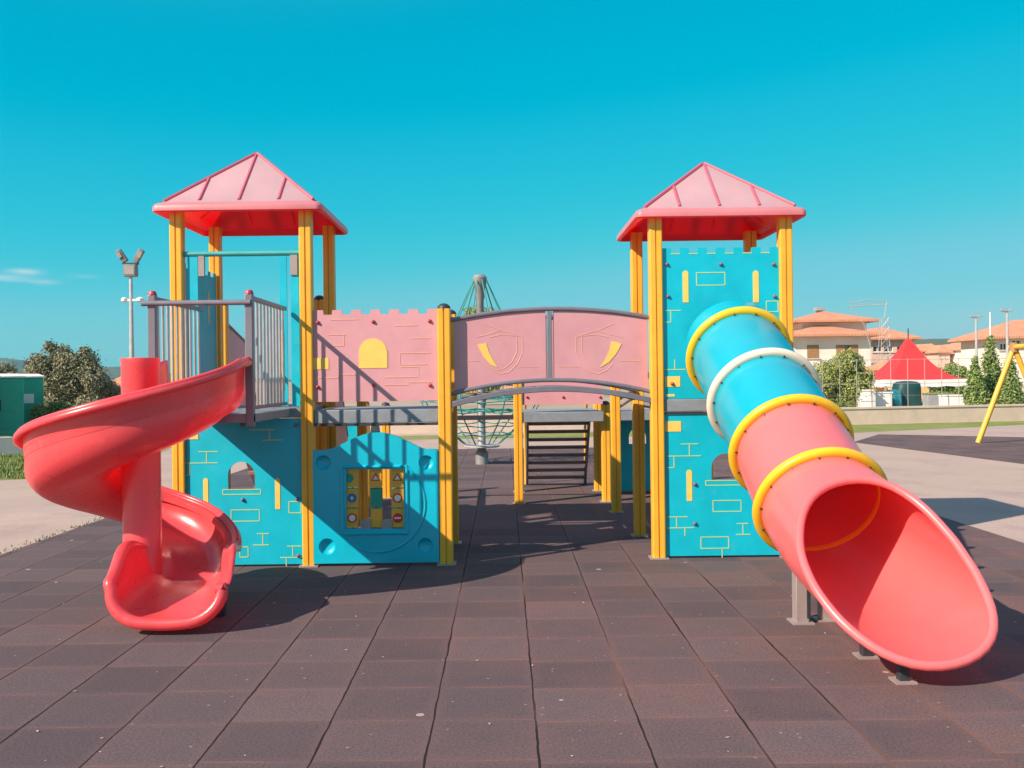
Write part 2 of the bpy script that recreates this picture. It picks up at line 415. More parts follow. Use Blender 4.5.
# ------------------------------------------------------------------ roofs
def rsq(cx, cy, h, z, c, n=5):
    pts = []
    for k in range(4):
        a0 = k*math.pi/2
        sx, sy = ((1,1),(-1,1),(-1,-1),(1,-1))[k]
        for j in range(n):
            a = a0 + (math.pi/2)*j/(n-1)
            pts.append(Vector((cx + sx*(h-c) + c*math.cos(a), cy + sy*(h-c) + c*math.sin(a), z)))
    return pts
def make_roof(parent, cx, cy, h, zb, za):
    b = MB(); zr = zb + .085
    prof = [(.03, za-.075, .012), (h*.55, zb+.02+(za-zb)*.36, .02), (h-.10, zb+.075, .03), (h-.045, zb+.045, .04), (h-.03, zb+.002, .05), (h-.012, zb, .055), (h, zb+.012, .06), (h+.002, zb+.045, .06), (h-.010, zr-.014, .06), (h-.03, zr, .055), (h-.055, zr+.005, .05), (h-.075, zr+.012, .03)]
    zc = lambda hh: zr+.012 + (za-zr-.012)*(1-hh/(h-.075))
    top = [(h*.55, zc(h*.55), .02), (.03, zc(.03), .012), (.004, za-.005, .003)]
    rings = [rsq(cx, cy, hh, z, c) for hh, z, c in prof+top]
    k0 = len(b.bm.faces); b.loft(rings, True, True, True); b.bm.faces.ensure_lookup_table()
    npf = len(rings[0])
    for i_, f_ in enumerate(b.bm.faces):
        ring_i = i_//npf
        f_.material_index = 1 if ring_i < 6 else (2 if ring_i < len(prof)-1 else 0)
    b.bm.faces[len(b.bm.faces)-2].material_index = 1; b.mi = 3
    # raised seams: three on each slope and one along each hip
    hb = h-.075; z0 = zr+.012
    def slope(px, py): # height of cone at offset
        return z0 + (za-z0)*(1 - max(abs(px), abs(py))/hb)
    for k in range(4):
        ca, sa = math.cos(k*math.pi/2), math.sin(k*math.pi/2)
        def q(x, y, dz=.004):
            z = slope(x, y) + dz
            return (cx + x*ca - y*sa, cy + x*sa + y*ca, z)
        for xs, y1 in ((0, -.03), (-hb*.52, -hb*.54), (hb*.52, -hb*.54)):
            b.tube([q(xs, -hb*.97), q(xs, y1)], .014, 6)
        b.tube([q(hb*.98, -hb*.98), q(.01, -.01)], .016, 6)
        # underside ribs
        b.mi = 1
        for xs in (-.22, .22):
            b.tube([(cx + xs*ca + (h-.14)*sa, cy + xs*sa - (h-.14)*ca, zb+.10), (cx + xs*ca + .25*sa, cy + xs*sa - .25*ca, zb+.055+(za-zb)*.55)], .016, 6)
        b.mi = 3
    return b.build('roof', [M['roof'], M['roof_in'], M['roof_rim'], M['roof_rib']], parent, smooth=35)

# ================================================================== LEFT TOWER
YL = 8.71; YLB = 9.87; XL0, XL1 = -2.93, -1.77; DZ = 1.42
LT = thing('castle_tower', 'left play tower with slide balcony under a pink pyramid roof on four yellow posts', 'play tower', ((XL0+XL1)/2, (YL+YLB)/2, 0), 'roofed castle towers of the playset')
for x, y in ((XL0,YL),(XL1,YL),(XL0,YLB),(XL1,YLB)): post(LT, x, y, 3.24, w=.112)
make_roof(LT, -2.35, 9.29, .755, 3.175, 3.86)
b = MB(); b.box(XL0+.06, XL1-.06, YL-.03, YLB+.03, DZ-.085, DZ); b.build('deck', M['deck'], LT, bevel=.006)
# lower castle panel with arched window
Y0 = YL-.02
b = MB(); d = Decor(b, Y0, 2.647, 170, 290)
win = d.archpts(153, 225, 455, 527)
x0, x1 = XL0+.06, XL1-.06
b.plate([(x0,.02),(x1,.02),(x1,DZ-.088),(x0,DZ-.088)], [win], front(Y0), .022)
d.block(33, 75, 375, 395)
d.h(75,127,428); d.v(97,428,458); d.h(35,127,458); d.v(52,458,490); d.h(35,52,490)
d.h(210,278,370); d.v(263,370,397); d.h(245,300,397)
d.rect(140,240,528,541); d.arch(88,102,498,580); d.arch(278,292,498,580); d.rect(162,237,582,612)
d.rect(315,347,560,590); d.h(230,262,645); d.v(246,645,675); d.h(220,262,675)
d.h(310,349,678); d.v(325,678,708); d.h(292,349,708); d.v(308,708,735); d.rect(185,207,680,707)
o = b.build('wall_panel', [M['blue'], M['inlay'], M['line']], LT, smooth=0)
d.bolts(o, [(190,357),(333,357),(193,555),(337,553),(45,558),(340,703)])
# side panel on the left flank above the deck
b = MB(); fl = lambda u, v, w: (XL0 + w, u, v)
b.plate([(u+0, v) for u, v in battlement(YL+.07, YLB-.07, DZ+.03, 2.76, .045, 5)], [], fl, .022)
b.mi = 1
for yy in (YL+.3, YL+.82): b.box(XL0-.003, XL0+.025, yy-.02, yy+.02, 2.25, 2.55)
o = b.build('side_panel', [M['blue'], M['inlay']], LT, smooth=0)
# back lower panel
# slide-entry frame: two narrow strips and a bar
b = MB()
for (pa, pb) in ((187, 197), (279, 286), (290, 298)):
    xa, zt = PX(pa, 252, Y0); xb, _ = PX(pb, 252, Y0); zt = 2.80 if pa < 200 else 2.79
    b.mi = 0; b.box(xa, xb, Y0+.01, Y0+.03, DZ+.02, zt)
xa, _ = PX(280, 360, Y0); b.mi = 1; b.box(xa+.005, xa+.035, Y0+.006, Y0+.032, DZ+.16, 2.12)
b.mi = 2
for pa, pb in ((198, 204), (290, 297)):
    xa, _ = PX(pa, 252, Y0); xb, _ = PX(pb, 252, Y0); b.box(xa, xb, Y0-.004, Y0+.034, 2.62, 2.80)
b.build('entry_panel', [M['blue'], M['inlay'], M['box_post']], LT, smooth=0)
b = MB(); b.tube([(XL0+.05, Y0+.02, 2.82), (XL1-.05, Y0+.02, 2.82)], .024, 12); b.build('grip_bar', mat('teal_grip_bar', (.05,.36,.36,1), .4, .08), LT)
# balcony
BX0, BX1, BY = -2.70, -1.955, 7.44
b = MB(); b.box(BX0-.03, BX1+.03, BY-.02, YL-.04, DZ-.07, DZ-.002); o = b.build('balcony_floor', M['deck'], LT, bevel=.005)
for x in (BX0, BX1):
    b = MB(); b.box(x-.03, x+.03, BY-.03, BY+.03, DZ-.10, 2.34); p = b.build('railing_post', M['grey'], LT, bevel=.006)
    b = MB(); b.lathe((x, BY, 2.34), [(.034,-.002),(.034,.012),(.024,.03),(.006,.036)], 12); b.build('post_cap', M['redbolt'], p)
    b = MB(); b.beam((x, BY+.03, 2.315), (x, YL-.05, 2.315), .03, .035); r = b.build('top_rail', M['grey'], LT, bevel=.004)
    b = MB(); b.beam((x, BY+.03, DZ+.045), (x, YL-.05, DZ+.045), .03, .03); b.build('bottom_rail', M['grey'], LT, bevel=.004)
    for k in range(10):
        y = BY+.11 + k*.112
        b = MB(); b.tube([(x, y, DZ+.05), (x, y, 2.31)], .0115, 8); b.build('bar', M['bar'], r)
b = MB(); b.tube([(BX0-.07, BY-.035, 2.275), (BX1+.02, BY-.035, 2.275)], .021, 12); b.build('cross_bar', M['grey'], LT)
post_y = None

# ================================================================== SPIRAL SLIDE
CX, CY = -2.74, 7.17
SS = thing('spiral_slide', 'glossy red spiral slide winding round a red column beside the left tower', 'slide', (CX, CY, 0))
b = MB(); b.lathe((CX+.05, CY-.02, 0), [(.15,.0),(.15,.03),(.138,.05),(.136,1.80),(.142,1.835),(.138,1.85),(.118,1.852),(.11,1.80)], 28)
b.build('column', M['red'], SS, smooth=40)
RI, RO = .12, .745
def prof(wi, wo, lp=1.0):
    """profile (r 0..1 from the inner wall to the outer, h) with mouldings on the outer wall"""
    W = RO-RI; p = []
    for k in range(9):
        a = math.pi/2*k/8
        p.append((RI + .19*(1-math.sin(a))*1.0, wi*(1-math.sin(0)) if False else None))
    p = []
    n = 8
    ri = .20; ro = .20
    for k in range(5): p.append((RI + .012*k/4, wi - (wi-ri)*k/5))
    for k in range(n+1):
        a = math.pi/2*k/n
        p.append((RI+.015 + ri*(1-math.cos(a)), ri*(1-math.sin(a))))
    for k in range(1, 5): p.append((RI+.015+ri + (W-.03-ri-ro)*k/5, -.006*math.sin(math.pi*k/5)))
    for k in range(n+1):
        a = math.pi/2*k/n
        p.append((RO-.015-ro + ro*math.sin(a), ro*(1-math.cos(a))))
    hs = [(.10,0),(.26,.001),(.28,-.030),(.30,-.030),(.32,.004),(.52,.006),(.54,-.028),(.56,-.028),(.58,.008),(.78,.011),(.80,-.022),(.82,-.022),(.84,.013),(.95,.016)]
    for f, dr in hs: p.append((RO-.015+dr, ro + (wo-ro)*f))
    p.append((RO+.006, wo)); p.append((RO+.006+.024*lp, wo+.012*lp)); p.append((RO+.006+.046*lp, wo-.004*lp)); p.append((RO+.006+.050*lp, wo-.035*lp))
    return p
st = []   # (centre, direction-out vector, floor z, inner wall, outer wall)
def sm(t): t = max(0, min(1, t)); return t*t*(3-2*t)
for k in range(4): st.append((Vector((CX, BY+.05 - (BY+.05-CY)*k/4, 0)), Vector((1,0,0)), 1.42 - .01*k, .42, .42))
NA = 88
for k in range(NA+1):
    f = k/NA; th = -f*2*math.pi
    zf = 1.38 - 1.20*f
    wo = .43 - .16*sm((f-.45)/.35) + .0*sm((f-.8)/.2); wi = .42 - .04*sm(f*3)
    wi = wi - .10*sm((f-.6)/.4)
    st.append((Vector((CX, CY, 0)), Vector((math.cos(th), math.sin(th), 0)), zf, wi, wo))
NE = 16; LE = .80
for k in range(1, NE+1):
    f = k/NE
    st.append((Vector((CX, CY - LE*f, 0)), Vector((1,0,0)), .18 - .105*sm(f) , (.28 + .13*sm(f*1.5))*(1 - .38*sm((f-.68)/.32)), (.27 + .11*sm(f*1.5))*(1 - .40*sm((f-.45)/.55))))
b = MB(); rings = []
for i, (c, o_, z, wi, wo) in enumerate(st):
    e = max(0, (i - (len(st)-1-NE-12))/(NE+12)); e2 = max(0, (i - (len(st)-1-NE))/NE)       # exit flare
    rr = []
    for r_, h_ in prof(wi, wo, 1 - .97*sm(e2*1.05)):
        mid = (RI+RO)/2
        r2 = mid + (r_-mid)*(1+.24*sm(e)) + .045*sm(e) - .085*sm((i/(len(st)-1)-.60)/.2)*(1-sm(e2))*max(0, (r_-RI)/(RO-RI))
        pt = c + o_*r2; 
        rr.append(Vector((pt.x, pt.y + max(0, h_)*.30*e2*e2, z + h_)))
    rings.append(rr)
vr = b.loft(rings, False)
ch = b.build('chute', M['red'], SS, smooth=50, solid=.026)
# rolled lip round the exit and the inner edge of the straight end
b = MB()
inner = [r[0] for r in rings[-NE-1:]]
path = inner[:-1] + rings[-1][:-2]
path = [p + Vector((0,0,.004)) for p in path]
rad = [.016 + .026*sm(i/10)*(1 - .72*sm((i-len(path)+14)/14)) for i in range(len(path))]
b.tube(path, rad, 12)
b.build('exit_rim', M['red'], SS, smooth=60)
b = MB(); b.tube([r[-3] for r in rings], [.020 - .015*sm((q-len(rings)+8)/8) for q in range(len(rings))], 10); b.build('outer_rim', M['red'], SS, smooth=60)
for x_ in (-2.51, -2.05):
    b = MB(); b.box(x_-.04, x_+.04, 6.85, 6.93, 0, .10); b.build('exit_foot', M['dark'], SS, bevel=.004)

# ================================================================== MIDDLE PLATFORM
XM = -.535; YM = 8.71; YMB = 9.79
MP = thing('play_platform', 'low platform between left tower and bridge with pink battlement wall', 'play platform', ((XL1+XM)/2, 9.2, 0))
post(MP, XM, YM, 2.30, True, .118); post(MP, XM, YMB, 2.32, True, .112)
b = MB(); b.box(XL1+.06, XM-.06, YM-.02, YMB, DZ-.14, DZ-.02)
b.build('deck', M['deck'], MP, bevel=.006)
b = MB(); b.box(XL1+.058, XM-.058, YM-.03, YM-.012, DZ-.165, DZ-.142); b.build('deck_edging', M['dark'], MP)
Y0 = YM-.02
b = MB(); d = Decor(b, Y0, 5.906, 300, 290, .0065)
pa = d.p(70, 108); pb = d.p(795, 636); x0, x1 = XL1+.062, XM-.062
b.plate(battlement(x0, x1, 1.475, 2.30, .042, 6), [], front(Y0), .022)
d.arch(347,515,287,460); d.block(78,170,402,468)
for h in ((170,270,265),(660,770,285),(590,770,372),(595,750,440),(590,700,455),(500,690,515),(80,230,520),(230,340,500),(130,260,330),(500,640,560),(640,780,545),(180,340,175),(560,690,210)): d.h(*h)
for v in ((520,360,455),(590,372,440),(230,500,560),(700,455,515),(260,265,330)): d.v(*v)
b.mi = 0
o = b.build('battlement_wall', [M['pink'], M['inlay'], M['pline']], MP, smooth=0)
d.bolts(o, [(105,192),(432,187),(765,183),(105,573),(435,563),(768,562)], 'redbolt')
# ---- blue play panel below
Y1 = YM-.055
b = MB(); d = Decor(b, Y1, 4.8, 300, 420)
pts = [d.p(*q) for q in ((62,690),(668,682),(664,150),(650,141),(620,139))]
for k in range(0, 21):
    t = k/20; x = 610 - 480*t; y = 143 - 83*(math.sin(math.pi*(1-t))**1.35) if 0 < t < 1 else 143
    pts.append(d.p(x, y))
pts += [d.p(*q) for q in ((105,145),(60,146),(50,155))]
wp = [d.p(*q) for q in ((222,236),(498,236),(498,522),(222,522))]
dents = [(112,205,36),(605,205,36),(130,608,40),(602,602,36)]
holes = []
for cx_, cy_, r_ in dents:
    X, z = d.p(cx_, cy_); rr = r_/4.8*8.65/F
    holes.append([(X + rr*math.cos(2*math.pi*k/24), z + rr*math.sin(2*math.pi*k/24)) for k in range(24)])
b.plate(pts, [wp] + holes, front(Y1), .06)
for cx_, cy_, r_ in dents:
    X, z = d.p(cx_, cy_); rr = r_/4.8*8.65/F
    rings = [[(X + rr*f*math.cos(2*math.pi*k/24), Y1 + .004 + dd, z + rr*f*math.sin(2*math.pi*k/24)) for k in range(24)] for f, dd in ((1.0,0),(.95,.012),(.8,.025),(.5,.034),(.15,.037))]
    b.loft(rings, True, False, True)
X, z = d.p(372, 405); rr = 228/4.8*8.65/F
b.tube([(X + rr*math.cos(R(a)), Y1+.001, z + rr*math.sin(R(a))) for a in range(-130, 62, 6)], .012, 8)
# window frame moulding
fx0, fz0 = d.p(205, 545); fx1, fz1 = d.p(512, 222)
for p_, q_ in (((fx0,fz0),(fx1,fz0)),((fx0,fz1),(fx1,fz1)),((fx0,fz0),(fx0,fz1)),((fx1,fz0),(fx1,fz1))):
    b.tube([(p_[0],Y1,p_[1]),(q_[0],Y1,q_[1])], .016, 8)
pp = b.build('play_panel', M['blue_play'], MP, smooth=40)
pp['label'] = 'moulded blue play panel with square window of spinning blocks'
# spinning blocks
def sign(b, kind, x, y, z, s):
    def disc(r, mi, dy, n=20):
        b.mi = mi; b.plate([(x+r*math.cos(2*math.pi*k/n), z+r*math.sin(2*math.pi*k/n)) for k in range(n)], [], front(y-dy), .004)
    def tri(r, mi, dy):
        b.mi = mi; b.plate([(x+r*math.cos(R(a)), z+r*math.sin(R(a))) for a in (90,210,330)], [], front(y-dy), .004)
    if kind == 'blue': disc(s*.40, 1, .003); b.mi = 4; b.box(x-s*.05, x+s*.05, y-.006, y, z-s*.2, z+s*.16); b.box(x-s*.16, x+s*.16, y-.0065, y, z-s*.04, z+s*.05)
    if kind == 'ring': disc(s*.42, 2, .003); disc(s*.28, 4, .006)
    if kind == 'stop': disc(s*.42, 2, .003); b.mi = 4; b.box(x-s*.28, x+s*.28, y-.006, y, z-s*.07, z+s*.07)
    if kind == 'tri': tri(s*.46, 2, .003); tri(s*.27, 4, .006)
    if kind == 'green': disc(s*.40, 3, .003)
cols = [352, 376, 397.5]; rows = [478, 498, 518]
kinds = [['green','blue','ring'], ['tri',None,None], ['tri','ring','stop']]
for ci, px in enumerate(cols):
    xc, _ = PX(px, 498, Y1+.03)
    wb = .118 if ci != 1 else .108
    b = MB(); b.tube([(xc, Y1+.075, PX(px, 467, Y1)[1]), (xc, Y1+.075, PX(px, 530, Y1)[1])], .010, 8); ax = b.build('spindle', M['steel'], pp)
    for ri_, py in enumerate(rows):
        _, zc = PX(px, py, Y1+.03); k = kinds[ci][ri_]
        b = MB(); b.mi = 0 if not (ci == 1 and ri_ == 1) else 3
        b.box(xc-wb/2+.004, xc+wb/2-.004, Y1+.030, Y1+.120, zc-.083, zc+.083)
        if k: sign(b, k, xc + (.0 if k != 'green' else -.025), Y1+.030, zc, .105)
        o = b.build('spinning_block', [M['yellow'], M['signblue'], M['signred'], M['signgreen'], M['signwhite']], pp, smooth=0)
        o['label'] = {'blue':'yellow block with round blue sign','ring':'yellow block with red ringed white sign','stop':'yellow block with red no entry sign','tri':'yellow block with red triangle sign','green':'yellow block with green disc'}.get(k, 'plain green block' if (ci == 1 and ri_ == 1) else 'plain yellow block')
for px in (365.5, 387):
    xa, za = PX(px-5, 529, Y1); xb, zb = PX(px+5, 520, Y1)
    b = MB(); b.box(xa, xb, Y1+.005, Y1+.06, za, zb); b.build('bracket', M['box_post'], pp)
# small grey light-coloured bracket behind the top of the play panel
b = MB(); x_, z_ = PX(375, 428, 8.8); b.plate([(x_-.05, z_-.08),(x_+.05, z_-.08),(x_+.03, z_+.06),(x_+.012, z_+.12),(x_-.012, z_+.12),(x_-.03, z_+.06)], [], front(8.80), .03); b.build('panel_bracket', M['steel'], MP, bevel=.004)

# ================================================================== RIGHT TOWER
YR = 8.87; YRB = 10.11; XR0, XR1 = 1.40, 2.59
RT = thing('castle_tower', 'right play tower with blue brick walls and pink pyramid roof behind the tube slide', 'play tower', ((XR0+XR1)/2, (YR+YRB)/2, 0), 'roofed castle towers of the playset')
for x, y in ((XR0,YR),(XR1,YR),(XR0,YRB),(XR1,YRB)): post(RT, x, y, 3.17, w=.118)
make_roof(RT, 1.985, 9.49, .775, 3.10, 3.755)
b = MB(); b.box(XR0+.06, XR1-.06, YR-.03, YRB+.03, DZ-.075, DZ+.035); b.build('deck', M['deck'], RT, bevel=.006)
b = MB(); b.box(XR0+.06, XR1-.06, YR-.036, YR-.026, DZ-.10, DZ-.078); b.build('deck_edging', M['dark'], RT)
Y0 = YR-.022; x0, x1 = XR0+.06, XR1-.06
b = MB(); d = Decor(b, Y0, 2.741, 620, 290)
win = d.archpts(250, 330, 448, 520)
b.plate([(x0,.02),(x1,.02),(x1,DZ-.102),(x0,DZ-.102)], [win], front(Y0), .022)
d.block(123,167,360,388); d.h(167,215,422); d.v(190,422,455); d.h(128,222,455); d.v(148,455,487); d.h(128,148,487)
d.arch(182,198,493,578); d.rect(235,345,522,535); d.rect(255,332,577,607)
d.h(130,185,622); d.v(155,622,652); d.h(128,203,652); d.v(178,652,675)
d.h(320,352,640); d.v(337,640,670); d.h(318,358,670); d.rect(222,298,677,708); d.v(280,708,735)
d.arch(375,391,493,578); d.h(360,420,420); d.v(395,420,455); d.h(370,430,455)
o = b.build('lower_panel', [M['blue'], M['inlay'], M['line']], RT, smooth=0)
d.bolts(o, [(205,532),(205,640),(425,532),(425,640)])
# upper panel with round opening for the tube
b = MB(); d = Decor(b, Y0, 4.267, 600, 150)
TXc, TZc = 2.085, 1.93
hole = [(TXc + .40*math.cos(2*math.pi*k/40), TZc + .40*math.sin(2*math.pi*k/40)) for k in range(40)]
b.plate(battlement(x0, x1, DZ+.04, 2.84, .045, 6), [hole], front(Y0), .022)
d.arch(352,378,515,650); d.arch(652,678,515,650); d.rect(412,533,523,577); d.rect(710,760,645,690)
d.h(275,345,685); d.v(302,685,735); d.h(275,302,735)
for k in range(6):
    w_ = (x1-x0)/13; xr = x1 - w_*(2*k+1); b.mi = 2; lineseg(b, Y0, (xr, 2.80-.012), (xr-w_, 2.80-.012), .009)
d2 = Decor(b, Y0, 2.741, 620, 290)
d2.block(123,165,237,265); d2.h(120,180,218); d2.v(150,190,218)
d2.block(125,150,286,292)
o = b.build('upper_panel', [M['blue'], M['inlay'], M['line']], RT, smooth=0)
d.bolts(o, [(285,488),(515,488),(740,488),(290,625),(745,625)])
d2.bolts(o, [(143,257)], 'redbolt')
b = MB(); b.plate(battlement(YR+.07, YRB-.07, DZ+.04, 2.80, .045, 5), [], lambda u, v, w: (XR1-.011+w, u, v), .022)
b.build('side_panel', M['blue'], RT, smooth=0)

# ================================================================== TUBE SLIDE
TS = thing('tube_slide', 'enclosed tube slide with two blue and two coral sections joined by yellow and cream rings', 'slide', (2.1, 6.9, 0))
def axis(Y):   # centre of the tube at depth Y
    t = 8.72 - Y
    return Vector((2.085 + .085*t/2.1, Y, 1.905 - .505*t - .02*t*t))
ys = [8.70, 8.60, 7.88, 7.24, 6.65]
def ringpts(Y, r, n=48, tilt=None):
    c = axis(Y); dv = (axis(Y-.02) - axis(Y+.02)).normalized()
    e = dv.cross(Vector((0,0,1))).normalized(); f = e.cross(dv).normalized()
    return [c + (e*math.cos(2*math.pi*k/n) + f*math.sin(2*math.pi*k/n))*r for k in range(n)]
TR = .425
def section(ya, yb, m, name, lab):
    b = MB(); rings = []
    for k in range(9):
        y = ya + (yb-ya)*k/8; bul = .004*math.sin(math.pi*k/8)
        rings.append(ringpts(y, TR - .012 + bul))
    for k in range(9):
        y = yb + (ya-yb)*k/8
        rings.append(ringpts(y, TR - .026))
    b.loft(rings, True, loop=True); b.bm.faces.ensure_lookup_table()
    for i_, f_ in enumerate(b.bm.faces): f_.material_index = 1 if i_ >= 9*48 else 0
    o = b.build(name, [M[m], M['coral_in'] if m == 'coral' else M[m]], TS, smooth=40); o['label'] = lab; return o
section(8.86, 8.62, 'blue_rot', 'tube_section', 'short blue collar where the tube leaves the tower panel')
section(8.595, 7.895, 'blue_rot', 'tube_section', 'upper blue tube section')
section(7.875, 7.255, 'blue_rot', 'tube_section', 'lower blue tube section')
section(7.235, 6.665, 'coral', 'tube_section', 'coral tube section above the exit')
for Y, m in ((8.60,'ring_yellow'),(7.88,'cream'),(7.24,'ring_yellow'),(6.65,'ring_yellow')):
    b = MB(); rings = []
    dv = (axis(Y-.02) - axis(Y+.02)).normalized()
    for r_, a_ in ((.392,-.02),(.40,-.03),(.44,-.034),(.462,-.026),(.470,-.010),(.470,.010),(.462,.026),(.44,.034),(.40,.03),(.392,.02)):
        rings.append([p + dv*a_ for p in ringpts(Y, r_, 56)])
    b.loft(rings, True, loop=True)
    o = b.build('joint_ring', M[m], TS, smooth=50)
    if m == 'cream': o['label'] = 'cream joint ring'
    for p, q in zip(ringpts(Y, .418, 14), ringpts(Y, .430, 14)):
        b = MB(); b.tube([p + dv*.036, q + dv*.044], .007, 6); b.build('ring_bolt', M['dark'], o)
# exit scoop
n = 56
s0 = ringpts(6.64, TR-.012, n)
# outline of the slanted opening, lying in one plane that rises away from the exit
zT, YT, kk = 1.02, 6.06, .90
def lip_pt(cx_, cy_):
    px, py = cx_/1.919+680, cy_/1.919+300
    u, v = px-VX, py-VY; v0 = u*math.sin(ROLL) + v*math.cos(ROLL)
    return P3(px, py, (CH - zT + kk*YT)/(kk + v0/F))
outl = [lip_pt(*q) for q in ((232,450),(240,402),(264,368),(302,350),(348,344),(398,352),(450,385),(500,435),(545,493),(580,553),(602,612),(600,650),(577,679),(540,697),(490,705),(440,699),(390,678),(330,635),(280,580),(245,520))]
C = sum(outl, Vector())/len(outl); C = Vector(((min(p.x for p in outl)+max(p.x for p in outl))/2, (min(p.y for p in outl)+max(p.y for p in outl))/2, 0)); C.z = zT + kk*(C.y-YT)
pv_ = Vector((0, 1, kk)).normalized()
pol = sorted((math.atan2((p-C).dot(pv_), p.x-C.x) % (2*math.pi), (p-C).length) for p in outl)
def rad_at(a):
    a %= 2*math.pi; m_ = len(pol); wsum = rsum = 0
    for d_ in range(-6, 7):
        aa = (a + d_*.05) % (2*math.pi); r_ = None
        for q in range(m_):
            a0, r0 = pol[q]; a1, r1 = pol[(q+1) % m_]
            if a1 < a0: a1 += 2*math.pi
            x_ = aa if aa >= a0 else aa + 2*math.pi
            if a0 <= x_ <= a1: r_ = r0 + (r1-r0)*(x_-a0)/(a1-a0); break
        w_ = math.exp(-(d_/3.5)**2); wsum += w_; rsum += w_*(r_ if r_ else pol[0][1])
    return rsum/wsum
c0 = axis(6.64); dv = (axis(6.62)-axis(6.66)).normalized(); e = dv.cross(Vector((0,0,1))).normalized(); f = e.cross(dv).normalized()
if e.x < 0: pass
lip = []
for k in range(n):
    a = 2*math.pi*k/n
    ca, sa = math.cos(a), math.sin(a)
    sg = 1 if e.x > 0 else -1
    aa = math.atan2(sa, ca*sg); q = C + (Vector((1,0,0))*math.cos(aa) + pv_*math.sin(aa))*rad_at(aa)
    lip.append(q)
def exitring(t, dr=0):
    out = []
    for k in range(n):
        a = 2*math.pi*k/n; p0 = s0[k]; p1 = lip[k]
        p = p0.lerp(p1, t)
        rad = (e*math.cos(a) + f*math.sin(a))
        bulge = .055*math.sin(math.pi*t)*max(0, -math.sin(a))
        out.append(p + rad*(dr + bulge*1.0))
    return out
b = MB(); rings = [exitring(k/16) for k in range(17)] + [exitring(1-k/16, -.016) for k in range(17)]
b.loft(rings, True, loop=True); b.bm.faces.ensure_lookup_table()
for i_, f_ in enumerate(b.bm.faces): f_.material_index = 1 if i_ >= 17*n else 0
o = b.build('exit_scoop', [M['coral'], M['coral_in']], TS, smooth=45); o['label'] = 'flared coral exit of the tube slide'
b = MB(); b.tube([p - (C-c0).normalized()*.005 for p in lip], .026, 12, True); b.build('exit_rim', M['coral'], TS, smooth=60)
# supports
def support(px, py, Y, w, dd, h, name, m):
    g = GP(px, py); b = MB(); b.box(g.x-w/2, g.x+w/2, g.y, g.y+dd, 0, h); o = b.build(name, M[m], TS, bevel=.004)
    b = MB(); b.box(g.x-w/2-.03, g.x+w/2+.03, g.y-.03, g.y+dd+.03, 0, .010); b.build('base_plate', M['box_post'], o); return o
sp = support(803, 624, 6, .085, .10, .34, 'support_post', 'box_post'); sp2 = support(829, 621, 6, .12, .06, .25, 'support_post', 'box_post')
b = MB(); g = GP(809, 624)
b.box(g.x-.012, g.x+.012, g.y-.004, g.y+.02, .04, .34); b.build('slot_strip', M['dark'], sp)
support(868, 658, 6, .06, .06, .10, 'exit_foot', 'dark'); support(905, 683, 6, .055, .055, .10, 'exit_foot', 'dark')

# ================================================================== BRIDGE
BR = thing('arched_bridge', 'arched bridge with pink shield panels joining the two towers', 'bridge', (.43, 9.3, 0))
bx0, bx1 = XM+.055, XR0-.055
def by(x): return YM + (YR-YM)*(x-bx0)/(bx1-bx0)
def arc(ends, mid):
    """height along the bridge from photo rows at the left end, the middle and the right end"""
    za = PX(449, ends[0], by(bx0))[1]; zm = PX(547, mid, by(.43))[1]; zc = PX(648, ends[1], by(bx1))[1]
    return lambda x: (lambda t: za*(1-t)*(1-2*t) + zm*4*t*(1-t) + zc*t*(2*t-1))((x-bx0)/(bx1-bx0))
ztop = arc((320,317), 308.5); zbot = arc((394,391.5), 380); zdk = arc((405,400.5), 389)
def rail(zf, dy, r, name, m, sq=None):
    b = MB(); n_ = 26; pts = [(bx0 + (bx1-bx0)*k/n_) for k in range(n_+1)]
    pts = [Vector((x, by(x)+dy, zf(x))) for x in pts]
    if sq:
        rings = [[p+Vector((0,-sq[0],-sq[1])), p+Vector((0,sq[0],-sq[1])), p+Vector((0,sq[0],sq[1])), p+Vector((0,-sq[0],sq[1]))] for p in pts]
        b.loft(rings, True, True, True); return b.build(name, M[m], BR, smooth=20, bevel=.005)
    b.tube(pts, r, 12); return b.build(name, M[m], BR)
PB = .072
